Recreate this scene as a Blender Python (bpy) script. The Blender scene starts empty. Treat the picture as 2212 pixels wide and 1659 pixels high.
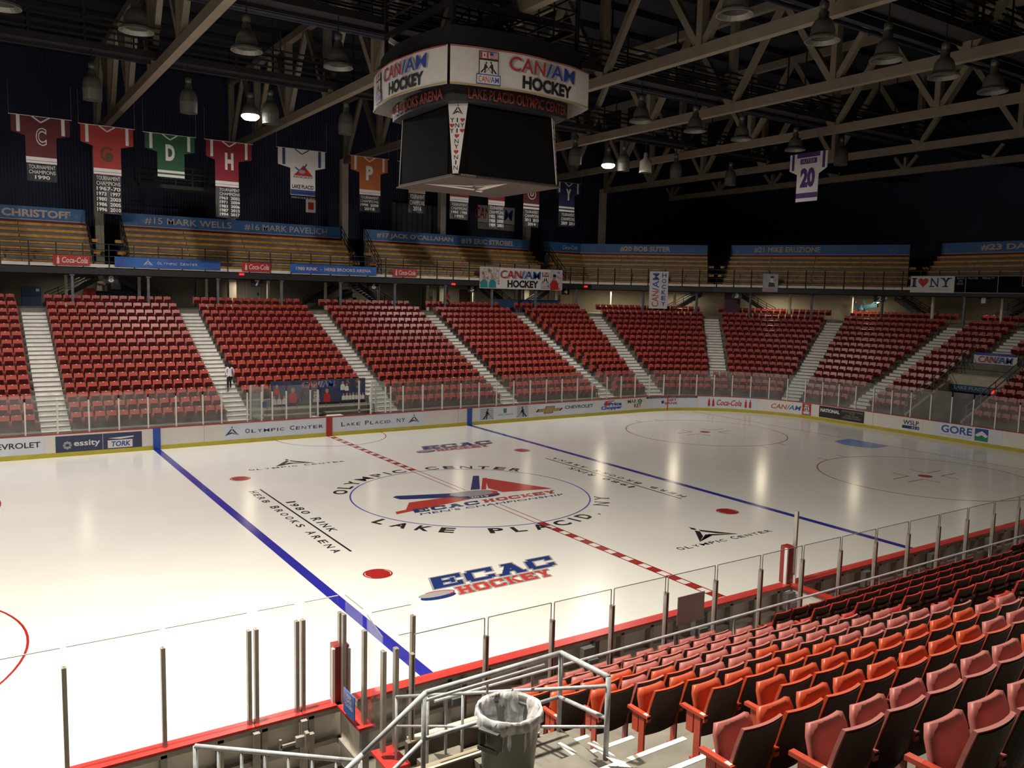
import bpy, math, random
from math import sin, cos, pi, sqrt, atan2, radians, hypot, floor
from mathutils import Vector, Matrix
random.seed(7)
C = bpy.context.scene.collection

# ------------------------------------------------------------------ camera, world, exposure, lights
scn = bpy.context.scene
CP = Vector((-16.7356, -27.8647, 7.9038)); YAW, PITCH, ROLL, FPX = 0.587774, -0.106425, 0.0237662, 1802.39
fw = Vector((sin(YAW)*cos(PITCH), cos(YAW)*cos(PITCH), sin(PITCH)))
rt0 = Vector((cos(YAW), -sin(YAW), 0)); up0 = rt0.cross(fw)
rt = rt0*cos(ROLL) + up0*sin(ROLL); up = -rt0*sin(ROLL) + up0*cos(ROLL)
cam_d = bpy.data.cameras.new('camera'); cam = bpy.data.objects.new('camera', cam_d); C.objects.link(cam)
m = Matrix((rt, up, -fw)).transposed().to_4x4(); m.translation = CP
cam.matrix_world = m
cam_d.sensor_fit = 'HORIZONTAL'; cam_d.sensor_width = 36.0; cam_d.lens = 36.0*FPX/2212.0
cam_d.clip_start = 0.1; cam_d.clip_end = 400
scn.camera = cam
w = bpy.data.worlds.new('world'); scn.world = w; w.use_nodes = True
w.node_tree.nodes['Background'].inputs[0].default_value = (0.006, 0.007, 0.011, 1)
w.node_tree.nodes['Background'].inputs[1].default_value = 1.0
scn.view_settings.view_transform = 'Standard'; scn.view_settings.look = 'None'
scn.view_settings.gamma = 1.0; scn.view_settings.use_curve_mapping = False
scn.view_settings.exposure = -1.82

def area_light(name, loc, power, size, color=(1, .93, .82), spread=180, rot=(0, 0, 0)):
    d = bpy.data.lights.new(name, 'AREA'); d.shape = 'DISK'; d.size = size; d.energy = power; d.color = color
    d.spread = radians(spread)
    o = bpy.data.objects.new(name, d); o.location = loc; o.rotation_euler = rot; C.objects.link(o); return o
WARM = (1, .90, .74); NEUT = (1, .93, .84)
# lit high-bay lamps (two of them in view, the others above and beside the camera)
LIT = [(-4.3, 14.6, 16.15, 5200, NEUT), (18.6, 14.6, 16.15, 5200, NEUT)]
LIT_OFF = [(-14.5, -15.4, 17.2, 12500, WARM), (-7.5, -15.5, 17.2, 4200, WARM), (-22, 4.2, 17.2, 6500, NEUT), (-19.5, 15.2, 17.2, 4200, NEUT),
           (1.2, -20.0, 17.2, 2800, WARM), (-24, -9, 17.2, 2600, WARM), (13.5, -18.5, 17.2, 1600, WARM)]
for i, (x, y, z, p, c) in enumerate(LIT + LIT_OFF):
    area_light('lamp_light', (x, y, z - .02), p, .6, c, 125 if p > 10000 else 180)
for x, y, p in [(-10, 33.8, 42), (1, 33.8, 55), (11, 33.8, 30), (19, 33.8, 45), (26, 33.4, 40), (33, 31.5, 120), (38.5, 27.5, 120), (43, 21, 120), (46.5, 14, 70), (47.3, 5, 14)]:
    area_light('concourse_light', (x, y, 8.4), p*4.2, .8, (1, .86, .62))

# ------------------------------------------------------------------ materials
MT = {}
def mat(name, col, rough=.6, metal=0, spec=.5, noise=0, scale=8, bump=0, bscale=40, emit=0, coat=0, tone=None):
    if name in MT: return MT[name]
    M = bpy.data.materials.new(name); M.use_nodes = True; nt = M.node_tree; b = nt.nodes['Principled BSDF']
    c4 = (*col, 1)
    b.inputs['Base Color'].default_value = c4; b.inputs['Roughness'].default_value = rough
    b.inputs['Metallic'].default_value = metal; b.inputs['Specular IOR Level'].default_value = spec
    if coat: b.inputs['Coat Weight'].default_value = coat; b.inputs['Coat Roughness'].default_value = .12
    if emit:
        b.inputs['Emission Color'].default_value = c4; b.inputs['Emission Strength'].default_value = emit
    if noise or bump:
        tc = nt.nodes.new('ShaderNodeTexCoord')
        src = tc.outputs['Object']
    if noise:
        n = nt.nodes.new('ShaderNodeTexNoise'); n.inputs['Scale'].default_value = scale; n.inputs['Detail'].default_value = 4
        r = nt.nodes.new('ShaderNodeValToRGB'); nt.links.new(src, n.inputs['Vector']); nt.links.new(n.outputs['Fac'], r.inputs['Fac'])
        t = tone or tuple(max(0, c*(1-noise)) for c in col)
        r.color_ramp.elements[0].position = .3; r.color_ramp.elements[1].position = .7
        r.color_ramp.elements[0].color = (*t, 1); r.color_ramp.elements[1].color = (*[min(1, c*(1+noise*.5)) for c in col], 1)
        nt.links.new(r.outputs['Color'], b.inputs['Base Color'])
    if bump:
        n2 = nt.nodes.new('ShaderNodeTexNoise'); n2.inputs['Scale'].default_value = bscale; n2.inputs['Detail'].default_value = 3
        bp = nt.nodes.new('ShaderNodeBump'); bp.inputs['Strength'].default_value = bump; bp.inputs['Distance'].default_value = .01
        nt.links.new(src, n2.inputs['Vector']); nt.links.new(n2.outputs['Fac'], bp.inputs['Height']); nt.links.new(bp.outputs['Normal'], b.inputs['Normal'])
    MT[name] = M; return M
def ice_mat(name, col, noise=.04):
    return mat(name, col, rough=.17, spec=.45, noise=noise, scale=.35, bump=.012, bscale=3)
def corrugated(name, col):
    M = mat(name, col, rough=.55, noise=.2, scale=.4); nt = M.node_tree; b = nt.nodes['Principled BSDF']
    tc = nt.nodes.new('ShaderNodeTexCoord'); wv = nt.nodes.new('ShaderNodeTexWave'); wv.bands_direction = 'X'; wv.inputs['Scale'].default_value = 1.6
    bp = nt.nodes.new('ShaderNodeBump'); bp.inputs['Strength'].default_value = .6; bp.inputs['Distance'].default_value = .05
    nt.links.new(tc.outputs['Object'], wv.inputs['Vector']); nt.links.new(wv.outputs['Fac'], bp.inputs['Height']); nt.links.new(bp.outputs['Normal'], b.inputs['Normal'])
    return M
def photo_mat(name, cols, scale, seed=0):
    M = bpy.data.materials.new(name); M.use_nodes = True; nt = M.node_tree; b = nt.nodes['Principled BSDF']; b.inputs['Roughness'].default_value = .5
    tc = nt.nodes.new('ShaderNodeTexCoord'); v = nt.nodes.new('ShaderNodeTexVoronoi'); v.inputs['Scale'].default_value = scale
    nz = nt.nodes.new('ShaderNodeTexNoise'); nz.inputs['Scale'].default_value = scale*.9; nz.inputs['Detail'].default_value = 5
    r = nt.nodes.new('ShaderNodeValToRGB'); r.color_ramp.interpolation = 'LINEAR'
    nt.links.new(tc.outputs['Object'], nz.inputs['Vector']); nt.links.new(nz.outputs['Color'], v.inputs['Vector'])
    nt.links.new(nz.outputs['Fac'], r.inputs['Fac'])
    el = r.color_ramp.elements; el[0].position = .32; el[0].color = (*cols[0], 1); el[1].position = .68; el[1].color = (*cols[-1], 1)
    for i, c in enumerate(cols[1:-1]):
        e = el.new(.32+.36*(i+1)/(len(cols)-1)); e.color = (*c, 1)
    nt.links.new(r.outputs['Color'], b.inputs['Base Color']); MT[name] = M; return M
def glass_mat(name, haze=.05, tint=(.93, .95, .94)):
    M = bpy.data.materials.new(name); M.use_nodes = True; nt = M.node_tree; nt.nodes.remove(nt.nodes['Principled BSDF'])
    out = nt.nodes['Material Output']; tr = nt.nodes.new('ShaderNodeBsdfTransparent'); tr.inputs[0].default_value = (*tint, 1)
    gl = nt.nodes.new('ShaderNodeBsdfGlossy'); gl.inputs['Roughness'].default_value = .06
    df = nt.nodes.new('ShaderNodeBsdfDiffuse'); df.inputs[0].default_value = (.8, .78, .78, 1)
    n = nt.nodes.new('ShaderNodeTexNoise'); n.inputs['Scale'].default_value = 1.2; n.inputs['Detail'].default_value = 5
    mm = nt.nodes.new('ShaderNodeMath'); mm.operation = 'MULTIPLY'; mm.inputs[1].default_value = haze*2
    tc = nt.nodes.new('ShaderNodeTexCoord'); nt.links.new(tc.outputs['Object'], n.inputs['Vector']); nt.links.new(n.outputs['Fac'], mm.inputs[0])
    m1 = nt.nodes.new('ShaderNodeMixShader'); nt.links.new(mm.outputs[0], m1.inputs[0]); nt.links.new(tr.outputs[0], m1.inputs[1]); nt.links.new(df.outputs[0], m1.inputs[2])
    fr0 = nt.nodes.new('ShaderNodeLayerWeight'); pw = nt.nodes.new('ShaderNodeMath'); pw.operation = 'POWER'; pw.inputs[1].default_value = 5; nt.links.new(fr0.outputs['Facing'], pw.inputs[0]); fr = nt.nodes.new('ShaderNodeMath'); fr.operation = 'MULTIPLY_ADD'; fr.inputs[1].default_value = .45; fr.inputs[2].default_value = .02; nt.links.new(pw.outputs[0], fr.inputs[0])
    m2 = nt.nodes.new('ShaderNodeMixShader'); nt.links.new(fr.outputs[0], m2.inputs[0]); nt.links.new(m1.outputs[0], m2.inputs[1]); nt.links.new(gl.outputs[0], m2.inputs[2])
    nt.links.new(m2.outputs[0], out.inputs[0]); MT[name] = M; return M

ICE = ice_mat('ice_white', (.80, .79, .77)); I_BLUE = ice_mat('ice_blue_paint', (.020, .022, .32)); I_RED = ice_mat('ice_red_paint', (.36, .022, .022))
I_BLACK = ice_mat('ice_black_paint', (.018, .018, .02)); I_LBLUE = ice_mat('ice_light_blue_paint', (.10, .30, .72)); I_NAVY = ice_mat('ice_navy_paint', (.015, .035, .17))
I_LOGORED = ice_mat('ice_logo_red_paint', (.50, .05, .04)); I_GREY = ice_mat('ice_grey_paint', (.33, .33, .34)); I_CIRC = ice_mat('ice_circle_blue_paint', (.09, .08, .42))
BOARD = mat('board_white', (.68, .72, .80), rough=.3, noise=.05, scale=1.5); BOARD_W = mat('board_cream', (.76, .72, .66), rough=.3, noise=.05, scale=1.5)
YEL = mat('kick_yellow', (.50, .42, .035), rough=.4, noise=.12, scale=2); RCAP = mat('cap_red', (.42, .03, .025), rough=.35, noise=.1, scale=6)
ALU = mat('aluminium', (.38, .36, .33), rough=.4, metal=.5, noise=.12, scale=9); ALUD = mat('aluminium_dull', (.33, .31, .28), rough=.5, metal=.35, noise=.15, scale=9)
POSTF = mat('glass_post_paint', (.74, .72, .68), rough=.4, noise=.05)
GLASS = glass_mat('rink_glass', .075); GLASSN = glass_mat('bench_glass', .014, (.965, .972, .968))
EDGE = mat('glass_edge', (.16, .17, .15), rough=.3, noise=.1)
CONC = mat('concrete_grey', (.17, .16, .135), rough=.85, noise=.25, scale=2.5, bump=.1); CONCF = mat('concrete_stand', (.19, .18, .15), rough=.85, noise=.3, scale=1.2, bump=.1)
STEPW = mat('step_white_paint', (.80, .78, .74), rough=.6, noise=.12, scale=3); CREAM = mat('cream_ledge', (.50, .46, .36), rough=.7, noise=.15, scale=3)
BEIGE = mat('beige_wall', (.42, .37, .28), rough=.8, noise=.12, scale=1.0); GREYW = mat('grey_wall', (.26, .245, .22), rough=.8, noise=.15, scale=.8)
BLK = mat('black_steel', (.018, .018, .022), rough=.55, noise=.3, scale=5); BLUST = mat('blue_grey_steel', (.15, .17, .20), rough=.5, noise=.2, scale=5)
NAVY = corrugated('navy_corrugated', (.026, .036, .085)); NAVYP = mat('navy_paint', (.010, .014, .036), rough=.7, noise=.2, scale=1)
ROOF = mat('roof_dark', (.012, .015, .026), rough=.8, noise=.3, scale=.6); TRUSS = mat('truss_beige', (.25, .215, .165), rough=.55, noise=.13, scale=1.6)
COLM = mat('column_cream', (.52, .48, .40), rough=.6, noise=.1, scale=2); WOOD = mat('bench_wood', (.72, .36, .06), rough=.5, noise=.25, scale=3.5, tone=(.50, .22, .035))
BGREY = mat('bleacher_grey', (.25, .24, .215), rough=.7, noise=.2, scale=1.5)
RAIL = mat('rail_grey_blue', (.42, .45, .48), rough=.4, noise=.12, scale=12, tone=(.30, .32, .35))
S_PINK = mat('seat_faded_pink', (.36, .112, .10), rough=.5, noise=.12, scale=6); S_ORG = mat('seat_orange_red', (.43, .062, .022), rough=.42, noise=.1, scale=6)
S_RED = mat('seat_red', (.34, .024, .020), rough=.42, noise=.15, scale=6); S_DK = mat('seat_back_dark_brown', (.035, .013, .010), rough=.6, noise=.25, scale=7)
S_SHADE = mat('seat_red_shade', (.135, .010, .014), rough=.5, noise=.2, scale=4); S_ARM = mat('seat_arm_red', (.46, .060, .030), rough=.35, noise=.1, scale=8)  # seat undersides: darker red stands in for shade on the downward face
S_FAR = mat('seat_far_red', (.46, .068, .048), rough=.36, noise=.18, scale=.9); PLATE = mat('number_plate', (.88, .80, .66), rough=.3, noise=.05)
WHT = mat('banner_white', (.72, .70, .70), rough=.6, noise=.05, scale=3); PRED = mat('print_red', (.50, .03, .03), rough=.5, noise=.05); PBLUE = mat('print_blue', (.025, .07, .36), rough=.5, noise=.05)
PBLK = mat('print_black', (.015, .015, .018), rough=.5, noise=.1); PNAVY = mat('print_navy', (.02, .035, .12), rough=.5, noise=.05); PGREY = mat('print_grey', (.35, .35, .37), rough=.5, noise=.05)
PGOLD = mat('print_gold', (.42, .30, .10), rough=.4, noise=.1); PGREEN = mat('print_green', (.03, .22, .10), rough=.5, noise=.1); STEPGAP = mat('step_shadow_gap', (.20, .18, .15), rough=.8, noise=.2); TAPE = mat('white_tape', (.80, .78, .72), rough=.6, noise=.15, scale=14)
SCRN = mat('screen_black', (.006, .006, .0065), rough=.8, spec=.08, noise=.2, scale=30); DGREY = mat('dark_grey_plastic', (.10, .11, .11), rough=.45, noise=.1, scale=6)
LAMPM = mat('lamp_metal', (.20, .195, .18), rough=.4, metal=.5, noise=.15, scale=6)
CANM = mat('can_grey_green', (.155, .165, .145), rough=.45, noise=.08, scale=6)
BULB = mat('lamp_lit', (1, .96, .90), emit=60); EXITR = mat('exit_red_glow', (1, .02, .02), emit=5); TUBE = mat('tube_lit', (1, .9, .7), emit=3)

# ------------------------------------------------------------------ mesh helpers
class MB:
    def __init__(s): s.v = []; s.f = []; s.mi = []; s.mats = []; s.cur = 0; s.sm = False
    def m(s, material):
        if material not in s.mats: s.mats.append(material)
        s.cur = s.mats.index(material); return s
    def add(s, vs, fs):
        b = len(s.v); s.v += [tuple(v) for v in vs]; s.f += [tuple(i+b for i in f) for f in fs]; s.mi += [s.cur]*len(fs); return s
    def box(s, x0, x1, y0, y1, z0, z1):
        vs = [(x, y, z) for z in (z0, z1) for y in (y0, y1) for x in (x0, x1)]
        return s.add(vs, [(0, 2, 3, 1), (4, 5, 7, 6), (0, 1, 5, 4), (2, 6, 7, 3), (0, 4, 6, 2), (1, 3, 7, 5)])
    def obox(s, cen, ax, ay, az):   # half axes
        c = Vector(cen); vs = [c+ax*i+ay*j+az*k for k in (-1, 1) for j in (-1, 1) for i in (-1, 1)]
        return s.add(vs, [(0, 2, 3, 1), (4, 5, 7, 6), (0, 1, 5, 4), (2, 6, 7, 3), (0, 4, 6, 2), (1, 3, 7, 5)])
    def beam(s, p, q, w, h=None, upv=(0, 0, 1)):
        p = Vector(p); q = Vector(q); h = h or w; d = (q-p); L = d.length; d.normalize(); u = Vector(upv)
        if abs(d.dot(u)) > .98: u = Vector((1, 0, 0))
        a = d.cross(u).normalized(); b = a.cross(d).normalized()
        return s.obox((p+q)/2, d*L/2, a*w/2, b*h/2)
    def tube(s, p, q, r, n=8, r2=None):
        p = Vector(p); q = Vector(q); d = (q-p).normalized(); u = Vector((0, 0, 1)) if abs(d.z) < .95 else Vector((1, 0, 0))
        a = d.cross(u).normalized(); b = a.cross(d); r2 = r if r2 is None else r2; vs = []
        for c, rr in ((p, r), (q, r2)):
            for i in range(n): t = 2*pi*i/n; vs.append(c + a*cos(t)*rr + b*sin(t)*rr)
        fs = [(i, (i+1) % n, n+(i+1) % n, n+i) for i in range(n)] + [tuple(range(n-1, -1, -1)), tuple(range(n, 2*n))]
        return s.add(vs, fs)
    def path(s, pts, r, n=8):
        for a, b in zip(pts, pts[1:]): s.tube(a, b, r, n)
        return s
    def lathe(s, prof, n=20, c=(0, 0, 0), cap=True):
        vs = [(c[0]+r*cos(2*pi*i/n), c[1]+r*sin(2*pi*i/n), c[2]+z) for r, z in prof for i in range(n)]
        fs = [(k*n+i, k*n+(i+1) % n, (k+1)*n+(i+1) % n, (k+1)*n+i) for k in range(len(prof)-1) for i in range(n)]
        return s.add(vs, fs)
    def slab(s, fn, nu, nv, th):   # fn(u,v)->(point, normal)
        A = []; B = []
        for j in range(nv+1):
            for i in range(nu+1):
                p, nn = fn(i/nu, j/nv); A.append(Vector(p)); B.append(Vector(p)-Vector(nn)*th)
        N = len(A); W = nu+1; vs = A+B; fs = []
        for j in range(nv):
            for i in range(nu):
                a = j*W+i; fs.append((a, a+1, a+W+1, a+W)); fs.append((N+a, N+a+W, N+a+W+1, N+a+1))
        for i in range(nu): fs.append((i, N+i, N+i+1, i+1)); a = nv*W+i; fs.append((a, a+1, N+a+1, N+a))
        for j in range(nv): a = j*W; fs.append((a, a+W, N+a+W, N+a)); a = j*W+nu; fs.append((a, N+a, N+a+W, a+W))
        return s.add(vs, fs)
    def mesh(s, name):
        me = bpy.data.meshes.new(name); me.from_pydata(s.v, [], s.f)
        for M in s.mats: me.materials.append(M)
        if len(s.mats) > 1: me.polygons.foreach_set('material_index', s.mi)
        if s.sm: me.polygons.foreach_set('use_smooth', [True]*len(s.f))
        me.update(); return me
    def build(s, name, parent=None, material=None, loc=None, rz=0):
        if material and not s.mats: s.mats = [material]
        o = bpy.data.objects.new(name, s.mesh(name)); C.objects.link(o)
        if parent is not None: o.parent = parent
        if loc: o.location = loc
        if rz: o.rotation_euler = (0, 0, rz)
        return o
def B(material): b = MB(); b.m(material); return b
def tag(o, label=None, cat=None, group=None, kind=None):
    if label: o['label'] = label
    if cat: o['category'] = cat
    if group: o['group'] = group
    if kind: o['kind'] = kind
    return o
def thing(name, label, cat, loc=(0, 0, 0), rz=0, group=None):
    o = bpy.data.objects.new(name, None); C.objects.link(o); o.location = loc; o.rotation_euler = (0, 0, rz); o.empty_display_size = .2
    return tag(o, label, cat, group)
def child(name, me, parent, loc=None, rz=0, matr=None):
    o = bpy.data.objects.new(name, me); C.objects.link(o); o.parent = parent
    if loc: o.location = loc
    if rz: o.rotation_euler = (0, 0, rz)
    if matr:
        for k, M in enumerate(matr): o.material_slots[k].link = 'OBJECT'; o.material_slots[k].material = M
    return o
def struct(name, mb, label=None):
    o = mb.build(name); o['kind'] = 'structure'
    if label: o['label'] = label
    return o
def sempty(name, label=None):
    o = bpy.data.objects.new(name, None); C.objects.link(o); o['kind'] = 'structure'
    if label: o['label'] = label
    return o

# ------------------------------------------------------------------ flat print: frames, polygons, letters
class Fr:
    def __init__(s, O, X, Y, curved=False): s.O = Vector(O); s.X = Vector(X); s.Y = Vector(Y); s.N = s.X.cross(s.Y).normalized(); s.curved = curved
    def p(s, u, v, n=0): return s.O + s.X*u + s.Y*v + s.N*n
class PathFr:     # letters wrapped on a curved face; fn(u, n)->(x,y)
    def __init__(s, fn, z0): s.fn = fn; s.z0 = z0; s.curved = True
    def p(s, u, v, n=0): x, y = s.fn(u, n); return Vector((x, y, s.z0+v))
_tc = {}
def text2d(body, bold=0.0):
    bold = min(bold, .008) if 'M' in body or 'N' in body and len(body) < 5 else bold; k = (body, bold)
    if k in _tc: return _tc[k]
    cu = bpy.data.curves.new('t', 'FONT'); cu.body = body; cu.offset = bold; cu.resolution_u = 3; cu.space_line = .95
    cu.align_x = 'CENTER'
    ob = bpy.data.objects.new('t', cu); C.objects.link(ob); bpy.context.view_layer.update()
    me = bpy.data.meshes.new_from_object(ob.evaluated_get(bpy.context.evaluated_depsgraph_get()))
    vs = [(v.co.x, v.co.y) for v in me.vertices]; fs = [tuple(p.vertices) for p in me.polygons]
    bpy.data.objects.remove(ob); bpy.data.curves.remove(cu); bpy.data.meshes.remove(me)
    if not vs: vs = [(0, 0), (1, 0), (1, 1)]; fs = []
    x0 = min(v[0] for v in vs); x1 = max(v[0] for v in vs); y0 = min(v[1] for v in vs); y1 = max(v[1] for v in vs)
    vs = [((x-x0)/(x1-x0), (y-y0)/(y1-y0)) for x, y in vs]
    _tc[k] = (vs, fs); return _tc[k]
def ptext(mb, fr, body, u0, v0, u1, v1, n=.004, bold=.02, shear=0):
    vs, fs = text2d(body, bold)
    w_, h_ = u1-u0, v1-v0
    mb.add([fr.p(u0+x*w_+shear*y*h_, v0+y*h_, n) for x, y in vs], fs)
PW = {'I': .18, '1': .30, "'": .14, '.': .14, ',': .14, 'M': .92, 'W': .95, ' ': .45}
def spaced(mb, fr, body, u0, u1, v0, hc, hs, n=.006, bold=.01, fill=.74):
    ws = [PW.get(c, .72) for c in body]; k = (u1-u0)/(sum(ws)/fill - 0.0); gap = (u1-u0-k*sum(ws))/max(1, len(body)-1); u = u0
    for i, c in enumerate(body):
        w_ = k*ws[i]
        if c != ' ':
            big = i == 0 or body[i-1] == ' ' or (body[:i+1].endswith(' NY')); ptext(mb, fr, c, u, v0, u+w_, v0+(hc if big else hs)*(.2 if c in '.,' else 1), n, bold)
        u += w_+gap
SLAB = {'E': [(0, 0, .16, 1), (.10, 0, .34, 1), (.3, 0, .95, .2), (.3, .8, .95, 1), (.3, .41, .75, .59), (.82, 0, 1, .36), (.82, .64, 1, 1), (.62, .30, .76, .70)],
        'C': [(.0, .16, .26, .84), (.12, 0, .85, .22), (.12, .78, .85, 1), (.76, .08, 1, .34), (.76, .62, 1, 1)], 'H': [(.1, 0, .34, 1), (.66, 0, .9, 1), (.3, .40, .7, .6), (0, 0, .42, .16), (.58, 0, 1, .16), (0, .84, .42, 1), (.58, .84, 1, 1)],
        'O': [(0, .14, .27, .86), (.73, .14, 1, .86), (.12, 0, .88, .22), (.12, .78, .88, 1)], 'A': [(0, 0, .38, .17), (.62, 0, 1, .17), (.25, .28, .75, .44), (.24, .84, .66, 1)],
        'K': [(.1, 0, .34, 1), (0, 0, .42, .16), (0, .84, .42, 1), (.6, 0, 1, .16), (.6, .84, .98, 1)], 'Y': [(.38, 0, .62, .45), (.26, 0, .74, .16), (0, .84, .4, 1), (.6, .84, 1, 1)]}
SLABQ = {'A': [((.10, .1), (.36, .1), (.64, .95), (.38, .95)), ((.64, .1), (.92, .1), (.66, .95), (.40, .95))], 'K': [((.3, .40), (.46, .60), (.94, .92), (.66, .92)), ((.36, .5), (.56, .62), (.96, .08), (.66, .08))], 'Y': [((.06, .92), (.36, .92), (.60, .42), (.40, .36)), ((.40, .42), (.60, .36), (.94, .92), (.66, .92))]}
def slab(mb, fr, ch, u0, v0, u1, v1, n, shear=0, g=0):
    w_, h_ = u1-u0, v1-v0; Q = lambda a, b_: fr.p(u0+a*w_+shear*(b_*h_), v0+b_*h_, n); ga, gb = g/w_, g/h_
    for k, (a, b_, c, d) in enumerate(SLAB[ch]): nn = n+.00005*k; mb.add([Q(a-ga, b_-gb), Q(c+ga, b_-gb), Q(c+ga, d+gb), Q(a-ga, d+gb)], [(0, 1, 2, 3)]); n += .00005
    for q in SLABQ.get(ch, []):
        cx_ = sum(p[0] for p in q)/4; mb.add([Q(p[0]+(ga if p[0] > cx_ else -ga), p[1]) for p in q], [(0, 1, 2, 3)]); n += .00005
def slabtext(mb, fr, body, u0, v0, u1, v1, n, shear=0, g=0, gap=.14):
    N = len(body); w_ = (u1-u0)/(N+gap*(N-1))
    for i, c in enumerate(body): a = u0+i*w_*(1+gap); slab(mb, fr, c, a, v0, a+w_, v1, n, shear, g)
def ppoly(mb, fr, pts, n=.003):
    mb.add([fr.p(u, v, n) for u, v in pts], [tuple(range(len(pts)))])
def prect(mb, fr, u0, v0, u1, v1, n=.002, seg=None):
    k = max(1, int(abs(u1-u0)/.3)) if fr.curved else 1
    for i in range(k):
        a = u0+(u1-u0)*i/k; b = u0+(u1-u0)*(i+1)/k
        mb.add([fr.p(a, v0, n), fr.p(b, v0, n), fr.p(b, v1, n), fr.p(a, v1, n)], [(0, 1, 2, 3)])
def pdisc(mb, fr, u, v, ru, rv, n=.003, k=20, a0=0, a1=2*pi):
    mb.add([fr.p(u+ru*cos(a0+(a1-a0)*i/k), v+rv*sin(a0+(a1-a0)*i/k), n) for i in range(k)], [tuple(range(k))])
def pring(mb, fr, u, v, ru, rv, wd, n=.003, k=40, a0=0, a1=2*pi):
    P = []
    for i in range(k+1):
        a = a0+(a1-a0)*i/k; P += [fr.p(u+(ru-wd/2)*cos(a), v+(rv-wd/2)*sin(a), n), fr.p(u+(ru+wd/2)*cos(a), v+(rv+wd/2)*sin(a), n)]
    mb.add(P, [(2*i, 2*i+1, 2*i+3, 2*i+2) for i in range(k)])
def pline(mb, fr, pts, wd, n=.004):
    for (a, b), (c, d) in zip(pts, pts[1:]):
        L = hypot(c-a, d-b) or 1; nx, ny = -(d-b)/L*wd/2, (c-a)/L*wd/2
        mb.add([fr.p(a+nx, b+ny, n), fr.p(a-nx, b-ny, n), fr.p(c-nx, d-ny, n), fr.p(c+nx, d+ny, n)], [(3, 2, 1, 0)])
def heart(mb, fr, u, v, r, n=.004):
    pts = []
    for i in range(24):
        t = 2*pi*i/24; pts.append((u+r*.0625*16*sin(t)**3, v+r*.0625*(13*cos(t)-5*cos(2*t)-2*cos(3*t)-cos(4*t))))
    ppoly(mb, fr, pts[::-1], n)
def centre_mark(mb, fr, u, v, w_, h_, n=.004):    # torch over a chevron
    X = lambda a, b: (u+a*w_/2, v+b*h_)
    ppoly(mb, fr, [X(-1, 0), X(-.13, .36), X(0, .26), X(0, .30)][:3]+[X(-.0, .62), X(-.12, .66)][:0], n)
    ppoly(mb, fr, [X(-1, 0), X(0, .22), X(0, .34)], n); ppoly(mb, fr, [X(1, 0), X(0, .34), X(0, .22)], n)
    ppoly(mb, fr, [X(-1, 0), X(-.38, .28), X(-.02, .60), X(-.10, .72)], n); ppoly(mb, fr, [X(1, 0), X(.10, .72), X(.02, .60), X(.38, .28)], n)
    ppoly(mb, fr, [X(-.05, .76), X(.07, .76), X(.10, .86), X(.02, 1.0), X(-.02, .92), X(-.09, .84)], n)
def player(mb, fr, u, v, h, s=1, n=.005):           # bent skater silhouette with a stick
    P = lambda a, b: (u+s*a*h, v+b*h)
    def poly(q): ppoly(mb, fr, [P(*c) for c in (q if s > 0 else q[::-1])], n)
    poly([(-.10, .38), (.12, .36), (.20, .62), (.10, .80), (-.04, .74)]); pdisc(mb, fr, *P(.12, .88), .075*h, .09*h, n, 10)
    poly([(-.10, .40), (-.36, .12), (-.42, .02), (-.26, .02), (-.02, .34)]); poly([(-.04, .38), (.08, .38), (.06, .02), (-.06, .02)])
    poly([(.12, .72), (.30, .46), (.24, .40), (.06, .58)]); pline(mb, fr, [P(.26, .44), P(.62, .05), P(.80, .04)], .03*h, n+.001)
def emblem(mbs, fr, u0, v0, w_, h_):                # poster-shaped badge: two flags, two skaters, a lozenge with letters
    mw, mr, mb_, mk = mbs
    prect(mk, fr, u0, v0+h_*.28, u0+w_, v0+h_, .006); prect(mw, fr, u0+w_*.04, v0+h_*.30, u0+w_*.96, v0+h_*.98, .007)
    prect(mr, fr, u0+w_*.05, v0+h_*.80, u0+w_*.16, v0+h_*.97, .009); prect(mr, fr, u0+w_*.38, v0+h_*.80, u0+w_*.48, v0+h_*.97, .009)
    ppoly(mr, fr, [(u0+w_*.22, v0+h_*.88), (u0+w_*.27, v0+h_*.83), (u0+w_*.32, v0+h_*.88), (u0+w_*.27, v0+h_*.95)], .009)
    prect(mb_, fr, u0+w_*.54, v0+h_*.88, u0+w_*.72, v0+h_*.97, .010)
    for i in range(4): prect(mr, fr, u0+w_*.54, v0+h_*(.80+.045*i), u0+w_*.95, v0+h_*(.82+.045*i), .009)
    prect(mk, fr, u0+w_*.04, v0+h_*.73, u0+w_*.96, v0+h_*.79, .009)
    player(mk, fr, u0+w_*.30, v0+h_*.34, h_*.36, 1, .010); player(mk, fr, u0+w_*.68, v0+h_*.34, h_*.38, -1, .010)
    prect(mb_, fr, u0-w_*.12, v0, u0+w_*1.12, v0+h_*.31, .011); prect(mw, fr, u0-w_*.08, v0+h_*.03, u0+w_*1.08, v0+h_*.28, .012)
    ptext(mr, fr, 'CAN', u0-w_*.02, v0+h_*.06, u0+w_*.50, v0+h_*.25, .014, .03); ptext(mb_, fr, '/AM', u0+w_*.52, v0+h_*.06, u0+w_*1.03, v0+h_*.25, .014, .03)
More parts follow.
